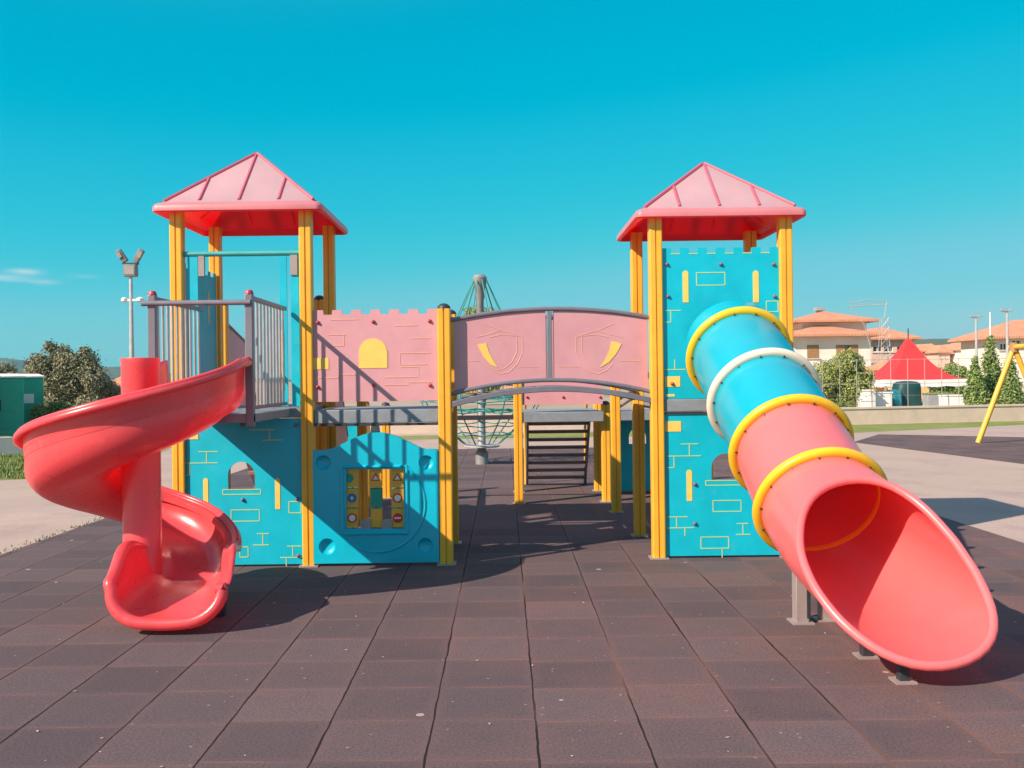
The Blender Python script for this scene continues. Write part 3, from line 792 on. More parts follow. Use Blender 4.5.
for dy in (-.03, 1.08):
    rail(ztop, dy+.07, .020, 'top_rail', 'grey'); rail(zbot, dy+.07, .020, 'bottom_rail', 'grey'); rail(zdk, dy, 0, 'deck_beam', 'grey', (.018,.026))
    for i, (xa, xb) in enumerate(((bx0+.03, .385), (.455, bx1-.02))):
        b = MB(); m_ = 16; up = []; dn = []
        for k in range(m_+1):
            x = xa + (xb-xa)*k/m_
            up.append((x, ztop(x)-.018)); dn.append((x, zbot(x)+.018))
        b.plate(dn + up[::-1], [], lambda u, v, w, dy=dy: (u, by(u)+dy+PB+w, v), .016)
        if dy < 0:
            Yp = by((xa+xb)/2)+dy+PB
            def q(x, y):
                X, z = PX(x/4.267+430, y/4.267+260, Yp); return (X, by(X)+dy+PB, z)
            cres = [(203,362),(240,355),(252,395),(270,430),(290,460),(262,448),(230,415)] if i == 0 else [(775,345),(818,358),(795,400),(765,435),(727,458),(748,425),(765,388)]
            b.mi = 1; pts = [q(*p) for p in cres]
            b.plate([(p[0], p[2]) for p in pts], [], lambda u, v, w, dy=dy: (u, by(u)+dy+PB-.004+w, v), .006)
            sh = [[(195,330),(250,318),(300,300),(345,312),(395,330),(395,395),(372,445),(335,480),(300,487),(262,470),(235,440)], [(255,330),(310,318),(370,325),(372,390),(350,435),(318,462),(290,470)], [(120,430),(210,430)], [(380,455),(470,455)], [(230,270),(300,300)]]
            if i == 1: sh = [[(1018-x, y) for x, y in l] for l in sh]
            b.mi = 2
            for l in sh:
                pts = [Vector(q(*p)) for p in l]
                b.tube(pts, .0032, 6)
        o = b.build('shield_panel', [M['pink'], M['inlay'], M['pline']], BR, smooth=0)
    b = MB(); b.beam((.42, by(.42)+dy+.075, zbot(.42)), (.42, by(.42)+dy+.075, ztop(.42)), .045, .03, (0,1,0)); b.build('upright', M['grey'], BR, bevel=.004)
for k in range(16):
    x = bx0 + .06 + (bx1-bx0-.12)*k/15
    b = MB(); b.beam((x, by(x)-.005, zdk(x)+.004), (x, by(x)+1.055, zdk(x)+.004), .105, .026); b.build('deck_plank', M['deck'], BR, bevel=.004)

# ================================================================== REAR PARTS OF THE PLAYSET
RP = thing('rear_platform', 'low rear platform on yellow posts seen under the bridge with pink wall panel', 'play platform', (.8, 13.2, 0))
PZ = 1.21
for x, y, z, c in ((.18,12.79,2.0,True),(1.35,12.92,1.30,True),(1.36,14.15,2.0,True),(1.364,11.88,2.0,False),(.20,14.15,2.0,True)): post(RP, x, y, z, c, .115)
b = MB(); b.box(.24, 1.31, 12.75, 14.15, PZ-.13, PZ); b.build('deck', M['deck'], RP, bevel=.006)
b = MB(); b.plate(battlement(.24, 1.30, 1.31, 2.02, .042, 5), [], front(12.76), .022); o = b.build('battlement_wall', M['pink'], RP, smooth=0)
for px, py in ((527,397),(563,397),(600,397)): bolt(o, P3(px, py, 12.76), 'redbolt')
# stairs going down behind it
b = MB()
SX0, SX1 = .36, 1.22
for x in (SX0-.02, SX1+.02):
    b = MB(); b.beam((x, 14.12, 1.10), (x, 15.08, .02), .035, .14); b.build('stair_stringer', M['grey'], RP, bevel=.004)
for k in range(8):
    f = k/7; y = 14.20 + .80*f; z = .99 - .87*f
    b = MB(); b.box(SX0, SX1, y-.06, y+.11, z-.022, z+.022); b.build('stair_tread', M['stair'], RP, bevel=.005)
for x in (SX0-.04, SX1+.04):
    b = MB(); b.tube([(x, 14.2, 1.95), (x, 15.1, .95), (x, 15.15, .85), (x, 15.15, .0)], .02, 8); b.build('handrail', M['yellow'], RP)
# rope-bridge beam to the left of that platform
CB = thing('rear_walkway', 'thin dark walkway beam running left from the rear platform to shaded posts', 'walkway', (-.7, 12.8, 0))
b = MB(); b.beam((-1.62, 12.79, PZ-.06), (.12, 12.79, PZ-.06), .05, .06); b.build('beam', M['dark'], CB, bevel=.005)
post(CB, -1.67, 13.6, 1.30, True); post(CB, -1.70, 11.55, 1.42, True)
b = MB(); b.beam((-1.67, 13.55, PZ-.06), (-1.69, 11.6, PZ-.02), .05, .06); b.build('beam', M['dark'], CB)
# third unit behind the right tower
TU = thing('rear_panel_unit', 'shaded blue panel with arched window under a grey deck behind the right tower', 'play platform', (2.1, 13.4, 0))
b = MB(); x0, x1 = 1.52, 2.75
wx0, wz0 = PX(629, 444, 14.0); wx1, wz1 = PX(646, 428, 14.0); cxw = (wx0+wx1)/2; rw = (wx1-wx0)/2
win = [(wx0, wz0), (wx1, wz0)] + [(cxw + rw*math.cos(math.pi*k/10), wz1 - rw + rw*math.sin(math.pi*k/10)) for k in range(11)]
b.plate([(x0,.02),(x1,.02),(x1,1.07),(x0,1.07)], [win], front(14.0), .022); b.build('wall_panel', M['blue'], TU, smooth=0)
b = MB(); b.box(1.44, 2.75, 12.95, 14.1, 1.08, 1.2); b.build('deck', M['deck'], TU, bevel=.005)
post(TU, 2.72, 12.95, 2.0, True); post(TU, 2.72, 14.15, 2.0, True)
for dz in (0, .13):
    b = MB(); b.tube([P3(618, 408-dz*60, 12.4), P3(634, 397-dz*60, 10.6)], .018, 8); b.build('handrail', M['grey'], TU)
# rear staircase behind the left tower
RS = thing('rear_staircase', 'staircase with pink sides and orange posts behind the left tower', 'stairs', (-2.4, 11, 0))
pa = P3(222, 306, 10.2); pb = P3(319.5, 300, 10.2)
post(RS, pa.x, 10.2, pa.z, True); post(RS, pb.x, 10.2, pb.z, True)
for x in (pa.x, pb.x):
    b = MB(); b.plate([(10.27,1.40),(11.8,.12),(11.8,.95),(11.0,2.10),(10.27,2.27)], [], lambda u, v, w, x=x: (x+w, u, v), .022); o = b.build('side_panel', M['pink'], RS, smooth=0)
    b = MB(); b.tube([(x+.011,10.25,2.30),(x+.011,11.0,2.13),(x+.011,11.8,.98)], .02, 8); b.build('handrail', M['grey'], o)
b = MB(); b.box(pa.x+.06, pb.x-.06, 9.95, 10.3, DZ-.1, DZ); b.build('landing', M['deck'], RS)
for k in range(6):
    z = 1.22-.2*k; y = 10.42+.24*k
    b = MB(); b.box(pa.x+.03, pb.x-.008, y-.11, y+.11, z-.02, z+.02); b.build('stair_tread', M['stair'], RS, bevel=.004)
SP = thing('rear_wall_panel', 'shaded blue panel standing behind the left tower staircase', 'play panel', (-2.2, 12.6, 0))
b = MB(); b.plate([(-2.62,.02),(-1.88,.02),(-1.88,1.3),(-2.62,1.3)], [], front(12.6), .022); b.build('board', M['blue'], SP, smooth=0)
post(SP, -2.68, 12.6, 1.35, True); post(SP, -1.82, 12.6, 1.35, True)

# ================================================================== NET CLIMBER
NC = thing('net_climber', 'galvanised mast with teal rope climbing net seen beneath the arched bridge', 'net climber', (0,0,0))
g = GP(482, 464); NC.location = (g.x, g.y, 0); ORG[NC.name] = Vector((g.x, g.y, 0)); gx, gy = g.x, g.y
ztop_ = P3(480, 274, gy).z
b = MB(); b.lathe((gx, gy, 0), [(.125,0),(.125,.22),(.11,.24),(.078,.30),(.074,ztop_-.5),(.10,ztop_-.45),(.105,ztop_-.24),(.135,ztop_-.18),(.14,ztop_-.07),(.10,ztop_-.02),(.03,ztop_)], 20)
b.build('mast', mat('dull_zinc_mast', (.27,.28,.28,1), .5, .14, 5, metal=.2), NC)
b = MB(); b.lathe((gx, gy, .33), [(.10,-.0),(.33,-.0),(.35,.01),(.35,.035),(.33,.045),(.10,.045)], 28); b.build('hub_plate', M['steel'], NC)
b = MB(); rr = .013; NS = 9
levels = [(ztop_-.12,.13),(2.75,.52),(2.3,.74),(1.9,.93),(1.55,1.10),(1.25,1.22),(.98,1.06),(.78,.82),(.6,.60),(.40,.36)]
for k in range(NS):
    a = 2*math.pi*(k+.3)/NS
    b.tube([(gx+r_*math.cos(a), gy+r_*math.sin(a), z_) for z_, r_ in levels], rr, 5)
for z_, r_ in levels[4:-1]:
    m_ = NS*2; ring_ = []
    for k in range(m_):
        a = 2*math.pi*(k/2+.3)/NS; q_ = r_*(1 if k % 2 == 0 else .95)
        ring_.append((gx+q_*math.cos(a), gy+q_*math.sin(a), z_ - (0 if k % 2 == 0 else .03)))
    b.tube(ring_, rr*.9, 5, True)
for z_ in (1.25, 1.55, 1.9, 1.0):
    for f in (.35, .65):
        R_ = {1.25:1.22,1.55:1.10,1.9:.93,1.0:1.06}[z_]*f
        b.tube([(gx+R_*math.cos(2*math.pi*k/NS), gy+R_*math.sin(2*math.pi*k/NS), z_+.05) for k in range(NS)], rr*.8, 5, True)
    for k in range(NS):
        a = 2*math.pi*(k+.3)/NS; R_ = {1.25:1.22,1.55:1.10,1.9:.93,1.0:1.06}[z_]
        b.tube([(gx+.09*math.cos(a), gy+.09*math.sin(a), z_+.08), (gx+R_*math.cos(a), gy+R_*math.sin(a), z_)], rr*.8, 5)
b.build('rope_net', M['rope'], NC)

# ================================================================== SWING
g = GP(826, 443) if False else GP(978, 443)
SW = thing('swing_set', 'yellow swing frame with leaning leg on the dark rubber area at the right edge', 'swing', (g.x+1, g.y, 0))
top = P3(1014, 347, g.y)
for yy in (g.y, g.y-3.4):
    b = MB(); b.tube([(g.x, yy, 0), (top.x, yy, top.z)], .062, 12); b.build('leg', M['yellow'], SW)
    b = MB(); b.tube([(2*top.x-g.x, yy, 0), (top.x, yy, top.z)], .062, 12); b.build('leg', M['yellow'], SW)
    b = MB(); b.lathe((top.x, yy, top.z), [(.10,-.12),(.10,.09),(.03,.11)], 12); b.build('beam_joint', M['shutter'], SW)
b = MB(); b.tube([(top.x, g.y+.15, top.z), (top.x, g.y-3.55, top.z)], .062, 12); b.build('top_beam', M['yellow'], SW)
for yy in (g.y-1.0, g.y-2.4):
    b = MB(); b.box(top.x-.09, top.x+.09, yy-.22, yy+.22, .42, .455); o = b.build('swing_seat', M['dark'], SW, bevel=.01)
    for s_ in (-.20, .20):
        b = MB(); b.tube([(top.x, yy+s_, .45), (top.x, yy+s_, top.z)], .012, 6); b.build('swing_chain', M['steel'], o)

# ================================================================== GROUND
def sheet(name, poly, z, m):
    b = MB(); b.plate(poly, [], lambda u, v, w: (u, v, z + w), -.002) if False else None
    vs = [b.bm.verts.new((x, y, z)) for x, y in poly]; b._f(vs)
    bmesh.ops.triangulate(b.bm, faces=b.bm.faces[:])
    bmesh.ops.recalc_face_normals(b.bm, faces=b.bm.faces[:])
    for f in b.bm.faces:
        if f.normal.z < 0: f.normal_flip()
    me = bpy.data.meshes.new(name); b.bm.to_mesh(me); b.bm.free(); me.materials.append(m)
    o = bpy.data.objects.new(name, me); COL.objects.link(o); return struct(o)
sheet('ground', [(-2500,-200),(2500,-200),(2500,4000),(-2500,4000)], -.012, M['soil'])
sheet('paving', [(-60,-20),(60,-20),(60,46),(-60,46)], -.008, M['path'])
rub = sheet('rubber_floor', [(-4.95,-6),(5.05,-6),(5.05,22.9),(-4.95,22.9)], 0.0, M['rubber'])
p1 = GP(853,442); p2 = GP(1024,469); p3_ = GP(1024,437)
sheet('swing_floor', [(p1.x,p1.y),(9.6,16.2),(24,16.2),(24,28.2),(p3_.x,p3_.y),(10.3,26.6)], -.004, M['rubber2'])
sheet('lawn', [(-14,26.4),(-1,26.9),(9.7,27.3),(17.3,31.0),(44,36),(44,37.2),(17.3,32.8),(9.7,31.4),(-1,28.6),(-14,28.4)], -.004, M['grass'])
sheet('side_lawn', [(-40,13.5),(-10.5,16.2),(-8.0,17.2),(-7.6,20),(-8.6,25),(-12,27.5),(-40,20)], -.004, M['grass'])
# grass blades for the two lawns and the grassy seam beside the tiles
def grass_blades(name, pts_fn, n, h, m):
    vs, fs = [], []
    for _ in range(n):
        x, y = pts_fn(); a = random.uniform(0, math.pi); w = random.uniform(.004,.010)*(1+y/25); hh = h*random.uniform(.5,1.3); lx, ly = random.uniform(-.4,.4)*hh, random.uniform(-.4,.4)*hh
        i = len(vs); dx, dy = math.cos(a)*w, math.sin(a)*w
        vs += [(x-dx,y-dy,-.004),(x+dx,y+dy,-.004),(x+lx,y+ly,hh)]; fs.append((i,i+1,i+2))
    me = bpy.data.meshes.new(name); me.from_pydata(vs, [], fs); me.materials.append(m)
    o = bpy.data.objects.new(name, me); COL.objects.link(o); return tag(o, kind='stuff')
tag(grass_blades('grass_seam', lambda: (-4.99+random.gauss(0,.045), random.uniform(8.5,15.5)), 320, .022, M['leaf_hedge']), 'sparse grass growing along the left edge of the rubber tiles', 'grass')
tag(grass_blades('side_grass', lambda: (random.uniform(-13,-8.2), random.uniform(17,22.5)), 14000, .07, M['leaf_hedge']), 'short grass on the lawn below the green cabins', 'grass')

# dry leaf scraps and grit on the rubber tiles
rnd = random.Random(77); vs, fs = [], []
for _ in range(300):
    x = rnd.uniform(-4.8, 4.9); y = 2.2 + 13*rnd.random()**1.6; a = rnd.uniform(0, 6.28); L_ = rnd.choice((.005,.006,.008,.010,.013)); W_ = L_*rnd.uniform(.35,.7)
    u = Vector((math.cos(a), math.sin(a), rnd.uniform(-.15,.15)))*L_; w_ = Vector((-math.sin(a), math.cos(a), rnd.uniform(-.2,.2)))*W_; c = Vector((x, y, .004+L_*.2)); i = len(vs)
    vs += [c-u, c-w_*.9+u*.1, c+u, c+w_-u*.1]; fs.append((i,i+1,i+2,i+3))
me = bpy.data.meshes.new('leaf_litter'); me.from_pydata(vs, [], fs); me.materials.append(mat('dry_leaf_scraps', (.52,.47,.43,1), .8, .25, 1.5))
o = bpy.data.objects.new('leaf_litter', me); COL.objects.link(o); tag(o, 'pale dry leaf scraps scattered over the rubber tiles', 'litter', kind='stuff')

# ================================================================== LOW WALLS
def wall_run(name, pts, h, t, m, label, cap=True):
    o = thing(name, label, 'wall', (pts[0][0], pts[0][1], 0))
    b = MB()
    rings = []
    for i, (x, y) in enumerate(pts):
        d_ = Vector((pts[min(i+1,len(pts)-1)][0]-pts[max(i-1,0)][0], pts[min(i+1,len(pts)-1)][1]-pts[max(i-1,0)][1], 0)).normalized(); nn = Vector((-d_.y, d_.x, 0))*t/2
        p = Vector((x,y,0)); rings.append([p-nn+Vector((0,0,-.05)), p+nn+Vector((0,0,-.05)), p+nn+Vector((0,0,h)), p-nn+Vector((0,0,h))])
    b.loft(rings, True, True, True); b.build('wall_body', m, o, smooth=0)
    if cap:
        b = MB(); rings = []
        for i, (x, y) in enumerate(pts):
            d_ = Vector((pts[min(i+1,len(pts)-1)][0]-pts[max(i-1,0)][0], pts[min(i+1,len(pts)-1)][1]-pts[max(i-1,0)][1], 0)).normalized(); nn = Vector((-d_.y, d_.x, 0))*(t/2+.03)
            p = Vector((x,y,0)); rings.append([p-nn+Vector((0,0,h+.002)), p+nn+Vector((0,0,h+.002)), p+nn+Vector((0,0,h+.06)), p-nn+Vector((0,0,h+.06))])
        b.loft(rings, True, True, True); b.build('coping', M['conc'], o, smooth=0)
    return o
wall_run('low_wall', [(-9.2,29.2),(-1,29.9),(9.7,31.6),(17.3,33.0),(44,37.5)], .50, .3, M['conc'], 'low pale plastered wall beyond the lawn below the red tent')
wall_run('low_wall', [(-26,18.0),(-14.5,21.8),(-10.9,23.4),(-10.2,24.6)], .40, .3, M['conc_grey'], 'low grey concrete wall in front of the green cabins', False)

# ================================================================== PORTABLE TOILETS
def toilet(px0, px1, Y, m, label):
    xa = PX(px0, 400, Y)[0]; xb = PX(px1, 400, Y)[0]; w = 1.02
    cx = (xa+xb)/2
    o = thing('portable_toilet', label, 'portable toilet', (cx, Y, 0), 'portable toilets in a row')
    W = .92; H = 1.86
    def part(name, mm, f, bev=.01):
        b = MB(); f(b); q = b.build(name, mm, o, bevel=bev, smooth=25); return q
    h = W/2
    body = part('cabin', m, lambda b: (b.box(cx-h, cx+h, Y-h, Y+h, .08, H), [b.box(cx-h+.12*k+.02, cx-h+.12*k+.06, Y-h-.012, Y-h, .2, H-.1) for k in range(0)]), .03)
    part('skid', M['dark'], lambda b: (b.box(cx-h-.04, cx+h+.04, Y-h, Y-h+.14, 0, .08), b.box(cx-h-.04, cx+h+.04, Y+h-.14, Y+h, 0, .08)))
    part('roof', M['white'], lambda b: b.loft([[Vector((cx+sx*hh, Y+sy*hh, z)) for sx, sy in ((-1,-1),(1,-1),(1,1),(-1,1))] for hh, z in ((h+.04,H+.002),(h+.04,H+.05),(h-.12,H+.13))], True, True, True))
    dr = part('door', m, lambda b: (b.box(cx+h, cx+h+.03, Y-h+.12, Y+h-.12, .16, H-.14), b.box(cx+h+.03, cx+h+.042, Y-h+.2, Y+h-.2, .3, .9)))
    b = MB(); b.box(cx+h+.031, cx+h+.06, Y-h+.2, Y-h+.27, .85, 1.2); b.build('handle', M['dark'], dr)
    if 'nearest' in label: b = MB(); b.box(cx+h+.031, cx+h+.038, Y-.16, Y+.16, 1.05, 1.35); b.build('door_sign', M['signwhite'], dr)
    # whole cabin is turned so that the row is seen obliquely
    o.rotation_euler.z = R(-52)
    return o
toilet(9, 41, 31.2, M['toilet'], 'green portable cabin with white roof nearest the bushy olive tree')
toilet(-11, 20, 29.8, M['toilet'], 'green portable cabin with white roof between the other green cabin and the red one')
toilet(-36, -6, 28.4, M['toilet_red'], 'dark red portable cabin cut by the left edge of the photo')

# ================================================================== TREES
def crown_mesh(clumps, n, s, seed, up=.3):
    rnd = random.Random(seed); vs, fs = [], []
    tot = sum(c[3]**2 for c in clumps)
    for (cx, cy, cz, r, sq) in [(c[0],c[1],c[2],c[3],c[4] if len(c) > 4 else 1) for c in clumps]:
        m_ = int(n*r*r/tot)
        for _ in range(m_):
            v = Vector((rnd.gauss(0,1), rnd.gauss(0,1), rnd.gauss(0,1))).normalized()
            rad = r*(rnd.random()**.45)*(1+.25*rnd.gauss(0,.5))*(1.35 if rnd.random() < .12 else 1)
            p = Vector((cx,cy,cz)) + Vector((v.x*rad, v.y*rad, v.z*rad*sq))
            nrm = (v + Vector((rnd.gauss(0,.7), rnd.gauss(0,.7), rnd.gauss(0,.7)+up))).normalized()
            e1 = nrm.orthogonal().normalized(); a = rnd.uniform(0, 6.28); e2 = nrm.cross(e1)
            u = e1*math.cos(a)+e2*math.sin(a); w = nrm.cross(u); L_ = s*rnd.uniform(.6,1.5); W_ = L_*.42
            i = len(vs); vs += [p-u*L_*.5, p+w*W_*.5+nrm*L_*.08, p+u*L_*.5, p-w*W_*.5+nrm*L_*.08]; fs.append((i,i+1,i+2,i+3))
    return vs, fs
def tree(name, label, cat, base, clumps, n, s, m, seed, trunk_r=.12, trunk_h=None, group=None):
    o = thing(name, label, cat, base, group); bx, by_, bz = base
    b = MB(); top = max(c[2] for c in clumps); th = trunk_h or top*.7
    b.tube([(bx,by_,-.05),(bx+.05,by_,th*.4),(bx-.04,by_+.05,th)], [trunk_r,trunk_r*.75,trunk_r*.35], 8)
    for c in clumps[:10]:
        z0 = min(th*.8, max(.3, c[2]*.5)); b.tube([(bx,by_,z0),((bx+c[0])/2,(by_+c[1])/2,(z0+c[2])/2+.1),(c[0],c[1],c[2])], [trunk_r*.45,trunk_r*.28,trunk_r*.1], 6)
    b.build('trunk', M['bark'], o)
    vs, fs = crown_mesh(clumps, n, s, seed)
    me = bpy.data.meshes.new('crown'); me.from_pydata([v - Vector(base) for v in vs], [], fs); me.materials.append(m)
    c = bpy.data.objects.new('crown', me); COL.objects.link(c); c.parent = o
    return o
def pxclumps(Y, lst, sy=1.0):
    out = []
    for px, py, rp in lst:
        x, z = PX(px, py, Y); out.append((x, Y + random.uniform(-.5,.5)*sy, z, rp*Y/F, .95))
    return out
Yt = 36
g = PX(72, 400, Yt)[0]
tree('olive_tree', 'dense grey green bushy tree behind the green cabins', 'tree', (g, Yt, 0), pxclumps(Yt, [(52,354,11),(44,366,13),(62,362,12),(75,366,14),(88,362,12),(95,372,13),(102,380,12),(58,380,15),(75,384,16),(90,390,16),(40,386,12),(105,395,11),(60,398,15),(80,402,15),(46,402,12),(98,404,12),(30,372,8),(110,386,7),(48,347,6),(86,352,6)], 1.6), 34000, .115, M['leaf_olive'], 3, .16)
tree('olive_tree', 'small far olive green tree above the roofs of the cabins', 'tree', (PX(4,400,44)[0], 44, 0), pxclumps(44, [(4,372,10),(-6,376,12),(12,378,8),(2,388,12)]), 4500, .13, M['leaf_olive'], 5, .12)
def hedge(name, label, Y, lst, n, s, m, seed):
    cl = pxclumps(Y, lst); bx = sum(c[0] for c in cl)/len(cl)
    return tree(name, label, 'shrub', (bx, Y, 0), cl, n, s, m, seed, .05, .5)
hedge('low_shrub', 'pale green low shrub in front of the dense bushy tree', 31, [(46,412,9),(56,410,9),(66,410,9),(76,413,9),(88,416,8),(50,420,9),(64,420,9),(80,422,8)], 7000, .09, M['leaf_hedge'], 8)
hedge('low_shrub', 'grey green low shrub at the foot of the bushy tree beside the slide', 32, [(98,408,9),(108,410,9),(116,412,8),(100,418,8),(112,420,8)], 5000, .09, M['leaf_olive'], 9)
Yg = 46
tree('broadleaf_tree', 'light green broad tree in front of the white house right of the tube', 'tree', (PX(842,400,Yg)[0], Yg, 0), pxclumps(Yg, [(842,365,12),(828,372,12),(855,370,12),(838,380,15),(856,384,14),(822,384,11),(866,378,8),(845,394,14),(830,396,12),(860,396,10),(848,356,7),(858,360,7)]), 24000, .125, M['leaf_green'], 11, .18)
hedge('flower_shrub', 'low green shrub on the wall under the broad tree', 42, [(828,404,6),(838,405,6),(848,406,5),(818,404,6)], 3000, .09, M['leaf_hedge'], 12)
def conifer(pxc, pyt, pyb, wpx, Y, seed, label, n=9000):
    x, zt = PX(pxc, pyt, Y); w = wpx*Y/F/2
    cl = []; rnd = random.Random(seed); N = 11
    for k in range(N):
        f = k/(N-1); z = .35 + (zt-.45)*(1-f)
        r = max(.16, w*(.32 + .68*(f))*(.9+.2*rnd.random())*.62)
        for j in range(3 if f > .3 else 1):
            a = rnd.uniform(0, 6.28); q = w*.42*f*(1 if f > .3 else 0)
            cl.append((x + q*math.cos(a), Y + q*math.sin(a), z, r*(.75 if f > .3 else 1), 1.15))
    return tree('conifer', label, 'tree', (x, Y, 0), cl, n, .12, M['leaf_con'], seed, .11, zt*.8, 'conifers beside the swing')
conifer(990, 337, 410, 44, 42, 21, 'tallest pointed conifer behind the yellow swing leg')
conifer(975, 358, 410, 34, 41, 22, 'shorter conifer left of the pointed one near the tent')
conifer(1010, 360, 410, 44, 41, 23, 'wide conifer right of the yellow swing leg')
tree('broadleaf_tree', 'far pale green tree top behind the net climber mast', 'tree', (PX(482,400,60)[0], 60, 0), pxclumps(60, [(470,314,7),(478,312,7),(490,314,7),(499,317,6),(466,325,9),(480,328,13),(496,330,10),(475,345,14),(490,348,14),(482,365,14),(472,382,12),(490,384,12)]), 12000, .18, M['leaf_green'], 31, .25)
for i, (px, py, rp, Y) in enumerate(((938,382,9,58),(950,378,10,60),(963,380,8,57))):
    tree('broadleaf_tree', ['dark green tree just right of the tent valance', 'tallest dark green tree between tent and conifers', 'dark green tree touching the left conifer'][i], 'tree', (PX(px,400,Y)[0], Y, 0), pxclumps(Y, [(px,py-8,rp*.8),(px-4,py,rp),(px+4,py+3,rp),(px,py+11,rp)]), 4500, .15, M['leaf_con'], 41+i, .12)

# ================================================================== HOUSES
def hip(b, x0, x1, y0, y1, z, h, ov=.5, th=.18):
    x0 -= ov; x1 += ov; y0 -= ov; y1 += ov
    d_ = min(x1-x0, y1-y0)/2; 
    if x1-x0 > y1-y0: r0, r1 = Vector((x0+d_, (y0+y1)/2, z+h)), Vector((x1-d_, (y0+y1)/2, z+h))
    else: r0, r1 = Vector(((x0+x1)/2, y0+d_, z+h)), Vector(((x0+x1)/2, y1-d_, z+h))
    low = [b.bm.verts.new(p) for p in ((x0,y0,z-th),(x1,y0,z-th),(x1,y1,z-th),(x0,y1,z-th))]
    c = [b.bm.verts.new(p) for p in ((x0,y0,z),(x1,y0,z),(x1,y1,z),(x0,y1,z))]
    a = b.bm.verts.new(r0); e_ = b.bm.verts.new(r1)
    for i in range(4): b._f([low[i], low[(i+1)%4], c[(i+1)%4], c[i]])
    b._f(low[::-1])
    if x1-x0 > y1-y0: F_ = [[c[0],c[1],e_,a],[c[2],c[3],a,e_],[c[1],c[2],e_],[c[3],c[0],a]]
    else: F_ = [[c[0],c[1],a],[c[2],c[3],e_],[c[1],c[2],e_,a],[c[3],c[0],a,e_]]
    for q in F_: b._f(q)
def house(name, label, pxa, pxb, Y, depth, pz, roofh, wins, wm, chim=(), ov=.5):
    """wall front from pixel columns pxa..pxb at depth Y with eave at photo row pz; wins: pixel boxes"""
    xa, ze = PX(pxa, pz, Y); xb, _ = PX(pxb, pz, Y)
    o = thing(name, label, 'house', ((xa+xb)/2, Y+depth/2, 0))
    holes = []
    for (a, c, t, u, sh) in wins:
        x0, z1 = PX(a, t, Y); x1, z0 = PX(c, u, Y); holes.append([(x0,z0),(x1,z0),(x1,z1),(x0,z1)])
    b = MB(); b.plate([(xa,-.1),(xb,-.1),(xb,ze),(xa,ze)], holes, front(Y), .3)
    b.box(xa, xa+.3, Y+.301, Y+depth, -.1, ze-.002); b.box(xb-.3, xb, Y+.301, Y+depth, -.1, ze-.002); b.box(xa+.301, xb-.301, Y+depth-.3, Y+depth-.002, -.1, ze-.002)
    b.build('wall', wm, o, smooth=0)
    b = MB(); hip(b, xa, xb, Y, Y+depth, ze+.18, roofh, ov); rf = b.build('roof', M['tiles'], o, smooth=0)
    for px, py in chim:
        x, z = PX(px, py, Y+depth*.45); b = MB(); b.box(x-.3, x+.3, Y+depth*.45-.3, Y+depth*.45+.3, ze+.3, z-.15); b.box(x-.4, x+.4, Y+depth*.45-.4, Y+depth*.45+.4, z-.15, z); b.build('chimney', M['conc_grey'], rf)
    for hl, (a, c, t, u, sh) in zip(holes, wins):
        (x0,z0),(x1,_),(_,z1),_ = hl
        b = MB(); w_ = .07
        b.box(x0, x1, Y+.08, Y+.14, z0, z0+w_); b.box(x0, x1, Y+.08, Y+.14, z1-w_, z1); b.box(x0, x0+w_, Y+.081, Y+.139, z0+w_, z1-w_); b.box(x1-w_, x1, Y+.081, Y+.139, z0+w_, z1-w_)
        b.box((x0+x1)/2-.04, (x0+x1)/2+.04, Y+.081, Y+.139, z0+w_, z1-w_)
        w = b.build('window', M['white'] if not sh else M['shutter'], o)
        b = MB(); b.box(x0+w_, x1-w_, Y+.11, Y+.12, z0+w_, z1-w_); b.build('pane', M['glass'], w)
        b = MB(); b.box(x0-.1, x1+.1, Y-.09, Y-.001, z0-.1, z0); b.build('sill', M['conc'], w)
        if sh:
            xs = [(x0+.02, x1-.02)] if sh == 1 else [(x0-.0, x0+(x1-x0)*.42), (x0+(x1-x0)*.62, x1+.0)]
            for p_, q_ in xs:
                b = MB(); b.box(p_, q_, Y-.035, Y+.07, z0+.02, z1-.02)
                k = 0
                while z0+.1+k*.16 < z1-.1: b.box(p_+.06, q_-.06, Y-.055, Y-.03, z0+.08+k*.16, z0+.15+k*.16); k += 1
                b.build('shutter', M['shutter'], w, smooth=0)
    return o
H1 = house('house', 'white two storey house with orange hip roof and brown shutters behind the broad tree', 792, 871, 82, 9, 337, 1.0, [(807,819,345,358,1),(836,858,345,357,2),(808,818,375,390,1)], M['plaster'], [], .9)
# upper tier of the same house
xa, z1 = PX(795, 324, 87); xb, _ = PX(858, 324, 87)
b = MB(); b.box(xa, xb, 85, 92, 5.4, z1); b.build('upper_wall', M['plaster'], H1, smooth=0)
b = MB(); hip(b, xa, xb, 85, 92, z1+.18, 1.0, .9); rf = b.build('upper_roof', M['tiles'], H1, smooth=0)
x, z = PX(819.5, 308, 89); b = MB(); b.box(x-.22, x+.22, 88.8, 89.3, z-1.2, z-.25); b.box(x-.42, x+.42, 88.6, 89.5, z-.25, z+.05); b.build('chimney', M['conc_grey'], rf)
house('house', 'pale terraced house with low orange roof left of the red tent', 868, 914, 96, 9, 340, 1.2, [(873,882,346,352,0),(884,893,346,352,0),(897,904,346,352,0)], M['rosewall'], [(879,331)], .6)
house('house', 'white house with orange roof behind the conifers at the right edge', 996, 1092, 78, 6, 339, 1.5, [(1000,1007,343,350,0),(1012,1021,340,347,0)], M['plaster'], [], .8)
